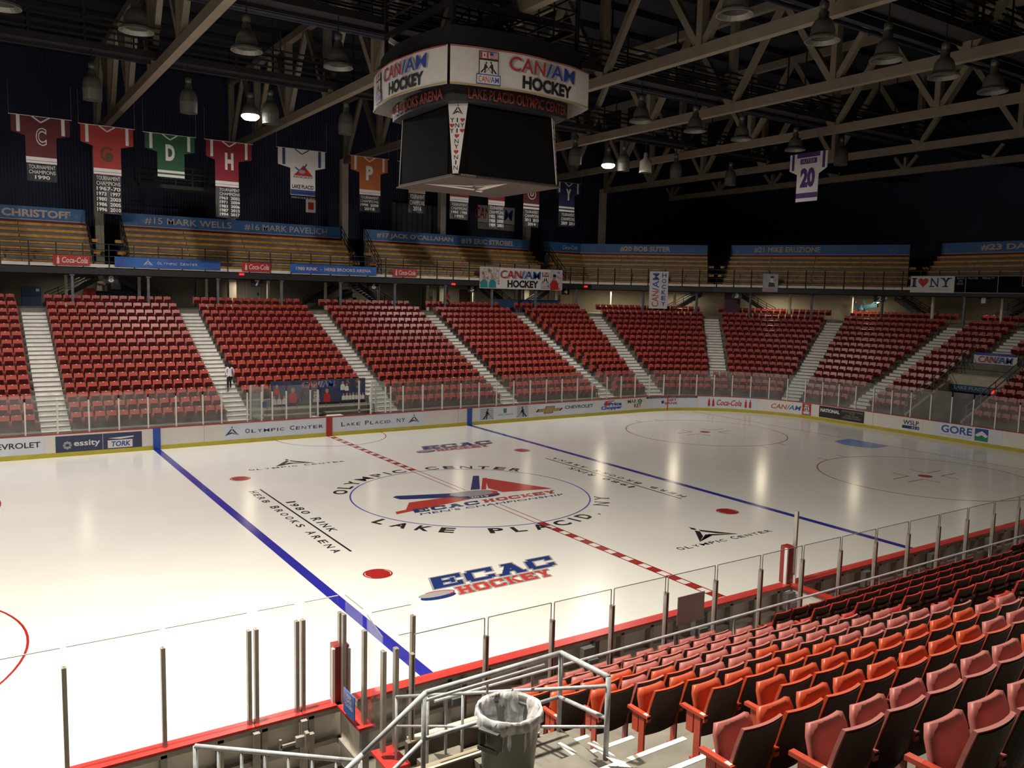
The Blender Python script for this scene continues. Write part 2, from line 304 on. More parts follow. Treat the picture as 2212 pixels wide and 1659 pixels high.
def canam(fr, parent, u0, v0, u1, v1, name='lettering', hockey=True, blackbelow=True):
    mr = B(PRED); mb_ = B(PBLUE); mk = B(PBLK); mg = B(PGREY); w_ = u1-u0; h_ = v1-v0; s = .5 if hockey else 1
    a = v0+h_*(1-s)+(.04*h_ if hockey else 0)
    for d in ((-.012, -.02), (.018, -.03)): ptext(mg, fr, 'CAN/AM', u0+d[0]*w_, a+d[1]*h_, u1+d[0]*w_, v1+d[1]*h_, .005, .03, .1)
    ptext(mr, fr, 'CAN', u0, a, u0+w_*.50, v1, .009, .03, .06); ptext(mb_, fr, '/AM', u0+w_*.52, a, u1, v1, .009, .022, .06)
    if hockey: ptext(mk, fr, 'HOCKEY', u0+w_*.18, v0, u1-w_*.04, v0+h_*.44, .008, .05)
    o = []
    for q, nm in ((mg, 'letter_shadow'), (mr, name), (mb_, name), (mk, name)):
        if q.v: o.append(q.build(nm, parent))
    return o

# ------------------------------------------------------------------ plan curves
CX, CY = 22.9, 6.5
def bowl(s, o):          # front line of the far stands, y=17 then round the corner
    if s < CX: return (s, 17+o), (0, 1)
    th = (s-CX)/10.5
    if th < pi/2: return (CX+(10.5+o)*sin(th), CY+(10.5+o)*cos(th)), (sin(th), cos(th))
    return (33.4+o, CY-(s-CX-10.5*pi/2)), (1, 0)
def board(s, o=0):       # inside face of the far and right boards
    if s < CX: return (s, 15+o), (0, 1)
    th = (s-CX)/8.5
    if th < pi/2: return (CX+(8.5+o)*sin(th), CY+(8.5+o)*cos(th)), (sin(th), cos(th))
    return (31.4+o, CY-(s-CX-8.5*pi/2)), (1, 0)
S_ARC = CX+8.5*pi/2
def strip(mb, fn, s0, s1, prof, step=.6, closed=False):   # extrude profile [(o,z)] along a plan curve
    n = max(1, int(math.ceil((s1-s0)/step))); vs = []; k = len(prof)
    for i in range(n+1):
        s = s0+(s1-s0)*i/n
        for o, z in prof: (x, y), _ = fn(s, o); vs.append((x, y, z))
    fs = []
    for i in range(n):
        for j in range(k if closed else k-1):
            a = i*k+j; b = i*k+(j+1) % k; fs.append((a, b, b+k, a+k))
    if closed: fs += [tuple(range(k-1, -1, -1)), tuple(n*k+j for j in range(k))]
    mb.add(vs, fs)

# ------------------------------------------------------------------ floor and ice
b = B(CONC); b.box(-46, 56, -42, 40, -.4, -.06); struct('floor', b)
ice = sempty('ice_sheet', 'white rink ice with painted lines and lettering')
b = B(ICE); pts = []
for cx_, cy_, a0 in ((CX, CY, 0), (-CX, CY, 90), (-CX, -CY, 180), (CX, -CY, 270)):
    for i in range(17): a = radians(a0+90*i/16); pts.append((cx_+8.55*cos(a), cy_+8.55*sin(a), 0))
b.add(pts, [tuple(range(len(pts)))]); b.build('ice', ice)
FI = Fr((0, 0, 0), (1, 0, 0), (0, 1, 0))
def ip(name, M, n=0): mb = B(M); return mb
for x in (-8.86, 8.86):
    b = B(I_BLUE); prect(b, FI, x-.155, -15, x+.155, 15, .003); tag(b.build('blue_line', ice))
b = B(I_RED)
for y0, y1 in ((5.0, 15), (-15, -4.75)):
    prect(b, FI, -.17, y0, -.12, y1, .003); prect(b, FI, .12, y0, .17, y1, .003)
    n = 13
    L = (y1-y0)/n
    for i in range(n):
        a = y0+L*i if y0 > 0 else y1-L*(i+1)
        prect(b, FI, -.135, a, .135, a+L*.55, .003) if y0 > 0 else prect(b, FI, -.135, a+L*.45, .135, a+L, .003)
prect(b, FI, -.17, -1.9, -.13, -4.9, .003); prect(b, FI, .13, -1.9, .17, -4.9, .003)
prect(b, FI, -.17, .7, -.13, 5.05, .003); prect(b, FI, .13, .7, .17, 5.05, .003)
b.build('centre_line', ice)
b = B(I_CIRC); pring(b, FI, 0, 0, 4.71, 4.71, .06, .004, 90); b.build('centre_circle', ice)
for dx, dy in ((-7.13, 6.86), (-7.13, -6.86), (7.13, 6.86), (7.13, -6.86)):
    b = B(I_RED); pdisc(b, FI, dx, dy, .42, .42, .003, 28); b.m(ICE); pring(b, FI, dx, dy, .36, .36, .02, .005, 10, radians(-35), radians(35)); pring(b, FI, dx, dy, .36, .36, .02, .005, 10, radians(145), radians(215))
    b.build('faceoff_dot', ice)
for cx_ in (20.4, -20.4):
    for cy_ in (6.86, -6.86):
        b = B(I_RED); pring(b, FI, cx_, cy_, 4.71, 4.71, .055, .003, 80); pdisc(b, FI, cx_, cy_, .32, .32, .003, 24)
        for sx in (-1, 1):
            for sy in (-1, 1):
                pline(b, FI, [(cx_+sx*.75, cy_+sy*.35), (cx_+sx*1.95, cy_+sy*.35)], .05); pline(b, FI, [(cx_+sx*.75, cy_+sy*.35), (cx_+sx*.75, cy_+sy*1.15)], .05)
            for o in (-.8, .8): pline(b, FI, [(cx_+o, cy_+sx*4.70), (cx_+o, cy_+sx*5.3)], .05)
        b.build('faceoff_circle', ice)
    b = B(I_RED); prect(b, FI, cx_/20.4*26.45-.03, -13.9, cx_/20.4*26.45+.03, 13.9, .003); b.build('goal_line', ice)
b = B(I_LBLUE); P = [(26.4, 1.25), (25.0, 1.2)]+[(25.0-.55*sin(pi*i/8), 1.2-2.4*i/8) for i in range(1, 8)]+[(25.0, -1.2), (26.4, -1.25)]
ppoly(b, FI, P, .004); b.m(I_RED); pline(b, FI, P, .05, .006); b.build('goal_crease', ice)
b = B(I_RED); pring(b, FI, 0, 15, 3.0, 3.0, .05, .003, 40, pi, 2*pi); b.build('referee_crease', ice)
def arc_text(mb, body, r0, h_, a0, a1, wd, top=True, n=.006):
    W = {'I': .13, ',': .13, 'M': .74, 'O': .72, 'C': .64, 'N': .60, ' ': .55, 'L': .48, 'Y': .64, 'A': .64}
    ws = [W.get(c, .54)*wd for c in body]; tot = abs(radians(a1-a0))*(r0+h_*.4); gap = (tot-sum(ws)+(ws[0]+ws[-1])/2)/(len(body)-1); pos = 0; sg = 1 if a1 > a0 else -1
    for i, ch in enumerate(body):
        if i: pos += ws[i-1]/2+gap+ws[i]/2
        if ch == ' ': continue
        a = radians(a0)+sg*pos/(r0+h_*.4); e = Vector((cos(a), sin(a), 0)); t = Vector((sin(a), -cos(a), 0)) if top else Vector((-sin(a), cos(a), 0))
        yv = e if top else -e; r = r0 if top else r0+h_
        fr = Fr(e*r, t, yv); dn = .12*h_ if ch == ',' else 0; hh = .22*h_ if ch == ',' else h_
        ptext(mb, fr, ch, -ws[i]/2, -dn, ws[i]/2, hh-dn, n, .03)
b = B(I_BLACK); arc_text(b, 'OLYMPIC CENTER', 4.86, .58, 148.5, 36, .95); arc_text(b, 'LAKE PLACID, NY', 4.88, .60, -157.5, -35.5, .95, False); b.build('circle_lettering', ice)
def ecac(dx, dy):
    g = bpy.data.objects.new('sponsor_logo', None); C.objects.link(g); g.parent = ice
    fr = Fr((dx, dy, 0), (1, 0, 0), (0, 1, 0))
    b = B(I_GREY); slabtext(b, fr, 'ECAC', -6.35, -8.76, -2.28, -7.92, .003, .38, .06); slabtext(b, fr, 'HOCKEY', -5.93, -9.43, -2.86, -8.90, .003, .25, .05); b.build('letter_outline', g)
    b = B(I_NAVY); slabtext(b, fr, 'ECAC', -6.35, -8.76, -2.28, -7.92, .006, .38); pdisc(b, fr, -6.5, -9.27, .52, .20, .005); b.build('lettering', g)
    b = B(I_LOGORED); slabtext(b, fr, 'HOCKEY', -5.93, -9.43, -2.86, -8.90, .006, .25); pring(b, fr, -6.45, -9.10, .5, .19, .05, .008, 24, radians(-60), radians(120)); b.build('lettering', g)
    b = B(I_GREY); pdisc(b, fr, -6.5, -9.10, .50, .18, .007); b.build('puck', g)
ecac(0, 0); ecac(9.07, 17.97)
def rinktext(sign):
    g = bpy.data.objects.new('rink_name', None); C.objects.link(g); g.parent = ice
    fr = Fr((0, 0, 0), (0, -1, 0), (1, 0, 0)) if sign < 0 else Fr((0, 0, 0), (0, 1, 0), (-1, 0, 0))
    b = B(I_BLACK)
    def sp(body, u0, u1, v0, v1): spaced(b, fr, body, u0, u1, v0, v1-v0, (v1-v0)*.86, .006, .015, .62)
    sp('1980 RINK', -2.15, 2.3, -6.78, -6.42); sp('HERB BROOKS ARENA', -4.42, 4.5, -7.50, -7.18)
    prect(b, fr, -4.6, -7.02, 4.6, -6.95, .006); b.build('lettering', g)
rinktext(-1); rinktext(1)
def olyice(x0, x1, y0, cxm):
    g = bpy.data.objects.new('centre_mark', None); C.objects.link(g); g.parent = ice
    b = B(I_BLACK); spaced(b, FI, 'OLYMPIC CENTER', x0, x1, y0, .27, .21, .006, .01)
    centre_mark(b, FI, cxm, y0+.36, 1.85, 1.45, .006); b.build('lettering', g)
olyice(-6.35, -1.9, 8.2, -4.17); olyice(2.05, 6.45, -9.52, 4.2)
# centre tournament logo
g = bpy.data.objects.new('tournament_logo', None); C.objects.link(g); g.parent = ice
b = B(I_LOGORED); ppoly(b, FI, [(2.02, 2.22), (1.15, .55), (1.3, -.30), (3.45, -.75)], .005)
ppoly(b, FI, [(-3.33, -.95), (-2.75, -.05), (-.9, -.02), (-.3, -.45)], .005); ppoly(b, FI, [(-3.90, -1.36), (-3.80, -1.05), (-.4, -.36), (-.1, -.62)], .006)
ppoly(b, FI, [(1.93, 2.27), (.75, .45), (.95, .40), (2.12, 2.22)], .006); b.build('triangle', g)
b = B(I_NAVY); ppoly(b, FI, [(-2.75, 1.10), (-2.95, .95), (-2.85, .55), (-2.6, .42), (-.6, -.25), (-.2, .10), (-.5, .42)][::-1], .007)
ppoly(b, FI, [(1.78, 2.82), (2.02, 2.72), (.75, .55), (.35, .62)][::-1], .007); b.build('hockey_stick', g)
b = B(I_NAVY); fr2 = Fr((0, 0, 0), Vector((.985, -.17, 0)), Vector((.17, .985, 0)))
pdisc(b, fr2, .14, -.28, .98, .42, .008, 30); b.m(I_LOGORED); pdisc(b, fr2, .2, .06, .98, .44, .009, 30); b.m(I_GREY); pdisc(b, fr2, .05, .06, .92, .42, .010, 30); b.m(ICE); ptext(b, fr2, '2019', -.25, -.62, .55, -.42, .012, .02); b.build('puck', g)
b = B(I_NAVY)
slabtext(b, FI, 'ECAC', -3.25, -1.50, -.48, -1.04, .012, .3)
ptext(b, FI, "MEN'S CHAMPIONSHIP", -3.2, -1.88, 3.2, -1.66, .012, .0, .3); b.m(I_LOGORED); slabtext(b, FI, 'HOCKEY', -.25, -1.44, 3.2, -1.02, .012, .3); b.build('lettering', g)

# ------------------------------------------------------------------ far and right boards
bd = thing('dasher_boards', 'white rink boards with adverts and yellow kick strip along far side and right end', 'rink boards')
S_END = S_ARC+22
b = B(BOARD_W); strip(b, board, -30, S_END, [(0, 0), (0, 1.04), (.12, 1.04), (.12, 0)], closed=True); b.build('board_panel', bd)
b = B(YEL); strip(b, board, -30, S_END, [(-.02, 0), (-.02, .2), (0, .2), (0, 0)], closed=True); b.build('kick_strip', bd)
b = B(RCAP); strip(b, board, -30, S_END, [(-.01, 1.04), (-.01, 1.075), (.16, 1.075), (.16, 1.04)], closed=True); b.build('top_cap', bd)
for s in (-8.86, -.07, 8.80):
    b = B(RCAP if abs(s) < 1 else mat('board_blue', (.02, .09, .42), rough=.35, noise=.05)); b.box(s-.17, s+.17, 14.972, 15.0, 0, 1.045); b.build('line_marker', bd)
b = B(PRED); strip(b, board, 24.9, 24.97, [(-.025, 0), (-.025, 1.05), (.0, 1.05), (0, 0)], closed=True); b.build('line_marker', bd)
for s in [x*2.44-28.6 for x in range(0, 32)]:
    if min(abs(s+8.86), abs(s), abs(s-8.8)) > .4 and s < S_END:
        (x, y), (nx, ny) = board(s, -.003); b = B(PGREY); b.obox((x, y, .62), Vector((ny, -nx, 0))*.008, Vector((nx, ny, 0))*.004, Vector((0, 0, .42))); b.build('joint_strip', bd)
FB = PathFr(lambda u, n: board(u, -n-.004)[0], 0)
def ad(name, u0, u1, v0=.22, v1=1.03, M=BOARD):
    g = bpy.data.objects.new(name, None); C.objects.link(g); g.parent = bd
    if M: b = B(M); prect(b, FB, u0, v0, u1, v1, .004); b.build('panel', g)
    return g
def sc(b, body, u0, u1, v0, hc, hs):       # small-caps lettering
    spaced(b, FB, body, u0, u1, v0, hc, hs, .010, .015)
CHR = PNAVY
g = ad('advert', -18.4, -13.65); b = B(PBLK); ptext(b, FB, 'CHEVROLET', -16.1, .52, -13.8, .78, .010, .015); b.build('lettering', g)
DNV = mat('advert_dark_blue', (.035, .045, .11), rough=.3, noise=.1)
g = ad('advert', -13.2, -9.53, .14, .96, DNV); b = B(PGREY)
for i in range(8): a = i*pi/4; pdisc(b, FB, -12.72+.13*cos(a), .52+.13*sin(a), .055, .07, .010, 10)
b.m(WHT); ptext(b, FB, 'essity', -12.45, .38, -11.35, .72, .010, .02); prect(b, FB, -11.03, .25, -9.95, .62, .009); ppoly(b, FB, [(-11.0, .72), (-9.9, .78), (-9.9, .72), (-10.5, .66)], .010); b.m(PBLUE); ptext(b, FB, 'TORK', -10.9, .31, -10.05, .56, .013, .03, .15); b.m(PGREY); prect(b, FB, -11.25, .14, -11.22, .96, .009); b.build('lettering', g)
g = ad('advert', -5.75, -.25); b = B(PNAVY); centre_mark(b, FB, -5.27, .42, .72, .50, .010); sc(b, 'OLYMPIC CENTER', -4.6, -.42, .50, .23, .17); b.build('lettering', g)
g = ad('advert', .12, 5.75); b = B(PNAVY); sc(b, 'LAKE PLACID, NY', .62, 4.5, .50, .23, .17); centre_mark(b, FB, 5.07, .42, .72, .50, .010); b.build('lettering', g)
g = ad('advert', 9.35, 13.3)
b = B(PGREY)
for i in range(7): prect(b, FB, 9.55, .30+.1*i, 10.5, .36+.1*i, .008); prect(b, FB, 12.25, .30+.1*i, 13.1, .36+.1*i, .008)
b.build('backdrop_stripes', g); b = B(PBLK); player(b, FB, 10.0, .28, .68, 1, .012); player(b, FB, 12.72, .28, .68, -1, .012); b.build('skater_print', g)
b = B(PGREEN); prect(b, FB, 11.23, .62, 11.47, .90, .010); ptext(b, FB, "PAUL SMITH'S", 10.85, .46, 11.95, .57, .010, .0); b.build('lettering', g)
g = ad('advert', 13.6, 18.6); b = B(PBLK)
bow = lambda k: [(14.75+x*k*1.02, .62+y*k*.22) for x, y in ((-1, -.45), (-.82, .35), (-.32, .35), (-.26, 1), (.42, 1), (.36, .35), (1.02, .35), (.84, -.45), (.30, -.45), (.26, -1), (-.42, -1), (-.36, -.45))]
ppoly(b, FB, bow(1.06), .008); b.build('emblem_edge', g); b = B(PGOLD); ppoly(b, FB, bow(.92), .011); b.build('emblem', g); b = B(PBLK); ptext(b, FB, 'CHEVROLET', 16.0, .60, 18.35, .82, .010, .02); b.build('lettering', g)
g = ad('advert', 18.9, 21.15); b = B(PBLUE); ptext(b, FB, 'Price', 19.7, .58, 20.85, .84, .010, .05); ptext(b, FB, 'Chopper', 19.05, .30, 20.9, .60, .012, .05); b.m(PRED); pdisc(b, FB, 19.5, .74, .22, .14, .010, 12); pline(b, FB, [(19.4, .9), (20.2, .93)], .06, .010); b.build('lettering', g)
g = ad('advert', 21.3, 23.0, M=BOARD_W); b = B(PBLK); ptext(b, FB, 'MAR', 21.4, .68, 22.2, .93, .010, .02); ptext(b, FB, 'KET', 22.0, .36, 22.65, .63, .010, .02); b.m(PGREEN)
for i in range(5): pdisc(b, FB, 22.5+.14*cos(i*1.3), .8+.1*sin(i*1.3), .1, .06, .010+.001*i, 8)
b.build('lettering', g)
g = ad('advert', 23.1, 27.2); b = B(PNAVY); prect(b, FB, 23.1, .92, 27.2, 1.03, .008); ppoly(b, FB, [(24.55+.16*cos(radians(90+72*k*2)), .66+.16*sin(radians(90+72*k*2))) for k in range(5)], .010); b.m(WHT); ptext(b, FB, 'personal banking | business banking | wealth management', 23.3, .94, 27.0, 1.01, .012, 0); b.m(PRED); ptext(b, FB, 'NBT\nBANK', 24.7, .46, 25.75, .86, .010, .02, .15); b.build('lettering', g)
# corner and end adverts (distances along the curve)
S0 = S_ARC
g = ad('advert', 27.4, 31.4); b = B(PRED); ptext(b, FB, 'Coca-Cola', 28.55, .42, 30.3, .84, .010, .02, .2)
def cbottle(b, fr, u, v, h_, n=.010): ppoly(b, fr, [(u-h_*.13, v), (u+h_*.13, v), (u+h_*.15, v+h_*.3), (u+h_*.11, v+h_*.45), (u+h_*.14, v+h_*.6), (u+h_*.05, v+h_*.82), (u+h_*.05, v+h_), (u-h_*.05, v+h_), (u-h_*.05, v+h_*.82), (u-h_*.14, v+h_*.6), (u-h_*.11, v+h_*.45), (u-h_*.15, v+h_*.3)], n)
for u in (28.05, 28.35, 30.6, 30.9): cbottle(b, FB, u, .34, .58)
b.build('lettering', g)
g = ad('advert', 32.0, 35.05, M=BOARD_W); b = B(PRED); ptext(b, FB, 'CAN', 32.3, .46, 33.35, .80, .010, .05, .25); b.m(PBLUE); ptext(b, FB, '/AM', 33.4, .46, 34.35, .80, .010, .05, .25); b.build('lettering', g)
b1, b2, b3, b4 = B(WHT), B(PRED), B(PBLUE), B(PBLK); prect(b2, FB, 34.5, .22, 35.15, 1.02, .006); emblem((b1, b2, b3, b4), FB, 34.62, .28, .42, .68)
for q in (b1, b2, b3, b4): q.build('emblem', g)
g = ad('advert', 35.75, 39.1, .24, 1.0, mat('advert_black', (.03, .028, .03), rough=.35, noise=.1)); b = B(WHT); ptext(b, FB, 'NATIONAL', 35.85, .60, 37.3, .84, .010, .05); b.m(PGREY); ptext(b, FB, 'OFFICIAL EQUIPMENT SUPPLIER\nOF THE\nOLYMPIC REGIONAL\nDEVELOPMENT AUTHORITY', 37.45, .38, 39.0, .90, .010, 0); b.build('lettering', g)
g = ad('advert', 41.55, 43.0, .24, .98, BOARD_W); b = B(PNAVY); ptext(b, FB, 'WSLP', 41.75, .60, 42.75, .88, .010, .02); prect(b, FB, 41.7, .36, 42.8, .55, .010); b.m(WHT); ptext(b, FB, '93.3', 42.3, .39, 42.75, .50, .013, .01); b.build('lettering', g)
g = ad('advert', 43.6, 47.6); b = B(PBLUE); ptext(b, FB, 'GORE', 44.15, .48, 45.95, .92, .010, .02); b.m(PGREY); ptext(b, FB, 'M O U N T A I N', 44.15, .32, 45.9, .40, .010, 0); b.m(PBLUE); prect(b, FB, 46.1, .28, 46.85, .98, .008); b.m(PGREEN); prect(b, FB, 46.1, .28, 46.85, .58, .011); b.m(WHT); ppoly(b, FB, [(46.1, .58), (46.3, .52), (46.5, .62), (46.7, .5), (46.85, .58), (46.7, .72), (46.5, .86), (46.3, .74)], .014); b.build('lettering', g)
# posts and glass on the boards
ticks = [-15.6, -14.36, -13.08, -11.78, -10.5, -9.21, -7.93, -6.66, -5.75, -4.46, -3.72, -3.16, -2.41, -1.1, -.68, 2.4, 3.3, 3.62, 4.4, 5.67, 6.95, 8.22, 9.49, 10.75, 12.02, 13.27, 14.53, 15.78, 17.04, 18.29, 19.57, 20.82, 22.09, 23.4]
s = 24.62
while s < S_END-.5: ticks.append(s); s += 1.25
pm = B(POSTF); pm.box(-.032, .032, -.04, .04, 1.07, 2.58); pmesh = pm.mesh('glass_post')
for s in ticks:
    (x, y), (nx, ny) = board(s, .08); child('glass_post', pmesh, bd, (x, y, 0), -atan2(nx, ny))
for s0, s1 in zip(ticks, ticks[1:]):
    (x0, y0), _ = board(s0+.04, .08); (x1, y1), _ = board(s1-.04, .08); b = B(GLASS)
    if -2.41 <= s0 < -.7 or s1-s0 > 2 and s0 < 3: pass
    d = Vector((x1-x0, y1-y0, 0)); n_ = Vector((-d.y, d.x, 0)).normalized()*.006
    if s0 > -1.2 and s0 < 2.2 and s1-s0 > 1: continue
    b.obox(((x0+x1)/2, (y0+y1)/2, 1.98), d/2, n_, Vector((0, 0, .90))); b.build('glass_pane', bd)

# ------------------------------------------------------------------ far stands
DR, DZ, Z0, NR = .872, .40, .85, 14
fs = sempty('far_stands', 'stepped concrete seating bowl round far side and right end')
def skip_cell(s, k):        # openings in the bowl: player tunnel at the right end, scorers' box at far centre
    return False
prof = []
for k in range(NR): prof += [(k*DR, Z0+k*DZ-(DZ if k else .85)), (k*DR, Z0+k*DZ)]
prof += [(NR*DR, Z0+(NR-1)*DZ), (NR*DR, Z0+NR*DZ), (20.5, Z0+NR*DZ)]
SE = CX+10.5*pi/2
V0, V1 = SE+(CY-2.05), SE+(CY+1.35)    # tunnel extent along the front line at the right end (y 2.05 .. -1.35)
b = B(CONCF); strip(b, bowl, -34, -3.7, prof, 2.0)
prof2 = [(0.9, 0), (0.9, Z0+.4*1), (2*DR, Z0+.4)]+[p for p in prof[5:]]
strip(b, bowl, -3.7, 3.6, prof2, 2.0); strip(b, bowl, 3.6, CX, prof, 2.0); strip(b, bowl, CX, SE, prof, .5); strip(b, bowl, SE, V0, prof, 2.0)
KV = 6
profv = [(KV*DR, Z0+(KV-.2)*DZ-.6)]+[p for p in prof[2*KV+1:]]
strip(b, bowl, V0, V1, profv, 2.0); strip(b, bowl, V1, SE+34, prof, 2.0)
b.build('tread', fs)
RAISE = Z0+NR*DZ
# aisles: (centre function) straight or radial
A_STR = [-12.95, -4.22, 4.53, 13.26, 21.55]; A_ANG = [15.5, 42.0, 67.8]; A_END = [5.75, -8.0]
AW = 1.25
def step_obj(cx_, cy_, tx, ty, nx, ny, k, half):
    z1 = Z0+k*DZ+(.006 if not half else .20); z0 = z1-.21; o0 = k*DR-.02 if not half else (k+.5)*DR; o1 = (k+.5)*DR+.0 if not half else (k+1)*DR-.02
    b = B(STEPW); T = Vector((tx, ty, 0)); N = Vector((nx, ny, 0)); c = Vector((cx_, cy_, (z0+z1)/2))+N*((o0+o1)/2)
    b.obox(c, T*AW/2, N*(o1-o0)/2, Vector((0, 0, (z1-z0)/2))); b.m(STEPGAP); b.obox(Vector((cx_, cy_, z1-.004))+N*(o0+.0), T*AW/2, N*.028, Vector((0, 0, .022))); b.build('step', fs)  # thin dark strip painted as a shadow gap along each step edge
def flight(k0, k1, fpos):
    for k in range(k0, k1):
        for half in (False, True):
            (x, y), (nx, ny) = fpos; step_obj(x, y, ny, -nx, nx, ny, k, half)
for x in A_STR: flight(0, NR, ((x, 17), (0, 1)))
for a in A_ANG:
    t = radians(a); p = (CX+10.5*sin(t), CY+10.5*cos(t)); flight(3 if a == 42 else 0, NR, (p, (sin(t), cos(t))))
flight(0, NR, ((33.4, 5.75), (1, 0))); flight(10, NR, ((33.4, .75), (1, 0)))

# ---- chairs
SW = .53
def back_fn(x0, x1, z0, z1, y0, y1, bow, cut):
    def f(u, v):
        x = x0+(x1-x0)*u; z = z0+(z1-z0)*v; c = 1-cut*(max(0, v-.8)/.2)
        x = (x0+x1)/2+(x-(x0+x1)/2)*c; y = y0+(y1-y0)*v+bow*(abs(u-.5)*2)**2
        return (x, y, z), (0, 1, .1)
    return f
def chair_meshes(ribbed):
    R = {}
    zt = .94 if ribbed else .90
    b = B(S_ORG); b.slab(back_fn(-.25, .25, .28, zt, .09, -.08, .032, .07), 6, 4, .03); R['backrest'] = b.mesh('backrest')
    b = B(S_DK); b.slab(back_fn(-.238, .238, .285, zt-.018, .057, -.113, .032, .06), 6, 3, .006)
    if ribbed:
        b.m(mat('slat_brown', (.10, .032, .022), rough=.5, noise=.1))
        for i in range(8): x = -.19+i*.054; b.beam((x, .028, .33), (x, -.085, .70), .016, .03)
        b.beam((-.2, -.10, .76), (.2, -.10, .76), .03, .04)
    R['back_panel'] = b.mesh('back_panel')
    def seat(u, v):
        x = -.215+.43*u; c = 1-.14*(max(0, v-.82)/.18)**1.5; x *= c; z = .36+(.24 if ribbed else .42)*v; y = .11+.12*v-.02*(1-(abs(u-.5)*2)**2)
        return (x, y+.05, z), (0, 1, -.3)
    b = B(S_ORG); b.slab(lambda u, v: ((seat(u, v)[0]), (0, 1, -.3)), 6, 5, .05); b.sm = True; R['seat'] = b.mesh('seat')
    def under(u, v):
        p, _ = seat(u*.9+.05, v*.94+.02); return (p[0], p[1]+.012, p[2]-.004), (0, 1, -.3)
    b = B(S_SHADE); b.slab(under, 4, 3, .012); R['seat_underside'] = b.mesh('seat_underside')
    b = B(S_ARM); b.box(-.03, .03, -.02, .33, .54, .575); b.box(-.026, .026, -.02, .0, .50, .56); R['armrest'] = b.mesh('armrest')
    b = B(S_ARM); b.box(-.012, .012, .05, .14, 0, .54); b.box(-.02, .02, .02, .18, 0, .025); b.box(-.010, .010, .16, .26, .30, .54); R['leg'] = b.mesh('leg')
    b = B(PLATE); b.box(-.02, .02, .0, .06, .575, .579); R['number_plate'] = b.mesh('number_plate')
    return R
CH_A = chair_meshes(False); CH_B = chair_meshes(True)
ORD = ['first', 'second', 'third', 'fourth', 'fifth', 'sixth', 'seventh', 'eighth', 'ninth', 'tenth', 'eleventh', 'twelfth', 'thirteenth', 'fourteenth', 'fifteenth', 'sixteenth', 'seventeenth']
def make_chair(R, x, y, z, rz, M, label, group, name, last=False, end=False):
    t = thing(name, label, 'seat', (x, y, z), rz, group)
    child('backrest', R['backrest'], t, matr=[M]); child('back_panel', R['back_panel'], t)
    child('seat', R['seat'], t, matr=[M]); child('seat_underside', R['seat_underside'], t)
    AM = M if M is S_PINK and not end else S_ARM
    for sx in ((-1, 1) if last else (-1,)):
        child('armrest', R['armrest'], t, (sx*SW/2, 0, 0), matr=[AM]); child('leg', R['leg'], t, (sx*SW/2, 0, 0), matr=[AM])
    if end: child('number_plate', R['number_plate'], t, (-SW/2, 0, 0))
    return t
def lite_chair():          # one low-poly seat (verts, faces, material ids) for the joined blocks
    b = MB()
    b.m(S_FAR); b.add([(-.235, .10, .34), (.235, .10, .34), (.215, -.06, .80), (-.215, -.06, .80), (-.235, .06, .34), (.235, .06, .34), (.215, -.10, .80), (-.215, -.10, .80)], [(0, 1, 2, 3), (3, 2, 6, 7), (0, 3, 7, 4), (1, 5, 6, 2), (5, 4, 7, 6)])
    b.add([(-.21, .12, .36), (.21, .12, .36), (.19, .24, .62), (-.19, .24, .62), (-.21, .17, .34), (.21, .17, .34), (.19, .29, .61), (-.19, .29, .61)], [(1, 0, 3, 2), (0, 4, 7, 3), (5, 1, 2, 6), (3, 7, 6, 2)])
    b.m(S_SHADE); b.add([(-.21, .17, .34), (.21, .17, .34), (.19, .29, .61), (-.19, .29, .61)], [(0, 1, 2, 3)][::1])  # underside face, its shade put into the colour
    b.m(S_FAR); b.box(-SW/2-.02, -SW/2+.02, -.02, .34, .50, .535); b.box(-SW/2-.012, -SW/2+.012, .06, .14, 0, .5)
    b.m(PLATE); b.add([(-.028, -.040, .775), (.028, -.040, .775), (.028, -.062, .806), (-.028, -.062, .806)], [(0, 1, 2, 3)])  # number plate on the back top, made pale and large as the seat highlight
    return b
LC = lite_chair()
stuff = {}
def stuff_chair(key, x, y, z, rz):
    S = stuff.setdefault(key, MB())
    if not S.mats: S.mats = list(LC.mats)
    c, s_ = cos(rz), sin(rz); base = len(S.v); jx = 1+random.uniform(-.01, .01)
    S.v += [(x+(vx*c-vy*s_)*jx, y+(vx*s_+vy*c)*jx, z+vz) for vx, vy, vz in LC.v]
    S.f += [tuple(i+base for i in f) for f in LC.f]; S.mi += LC.mi
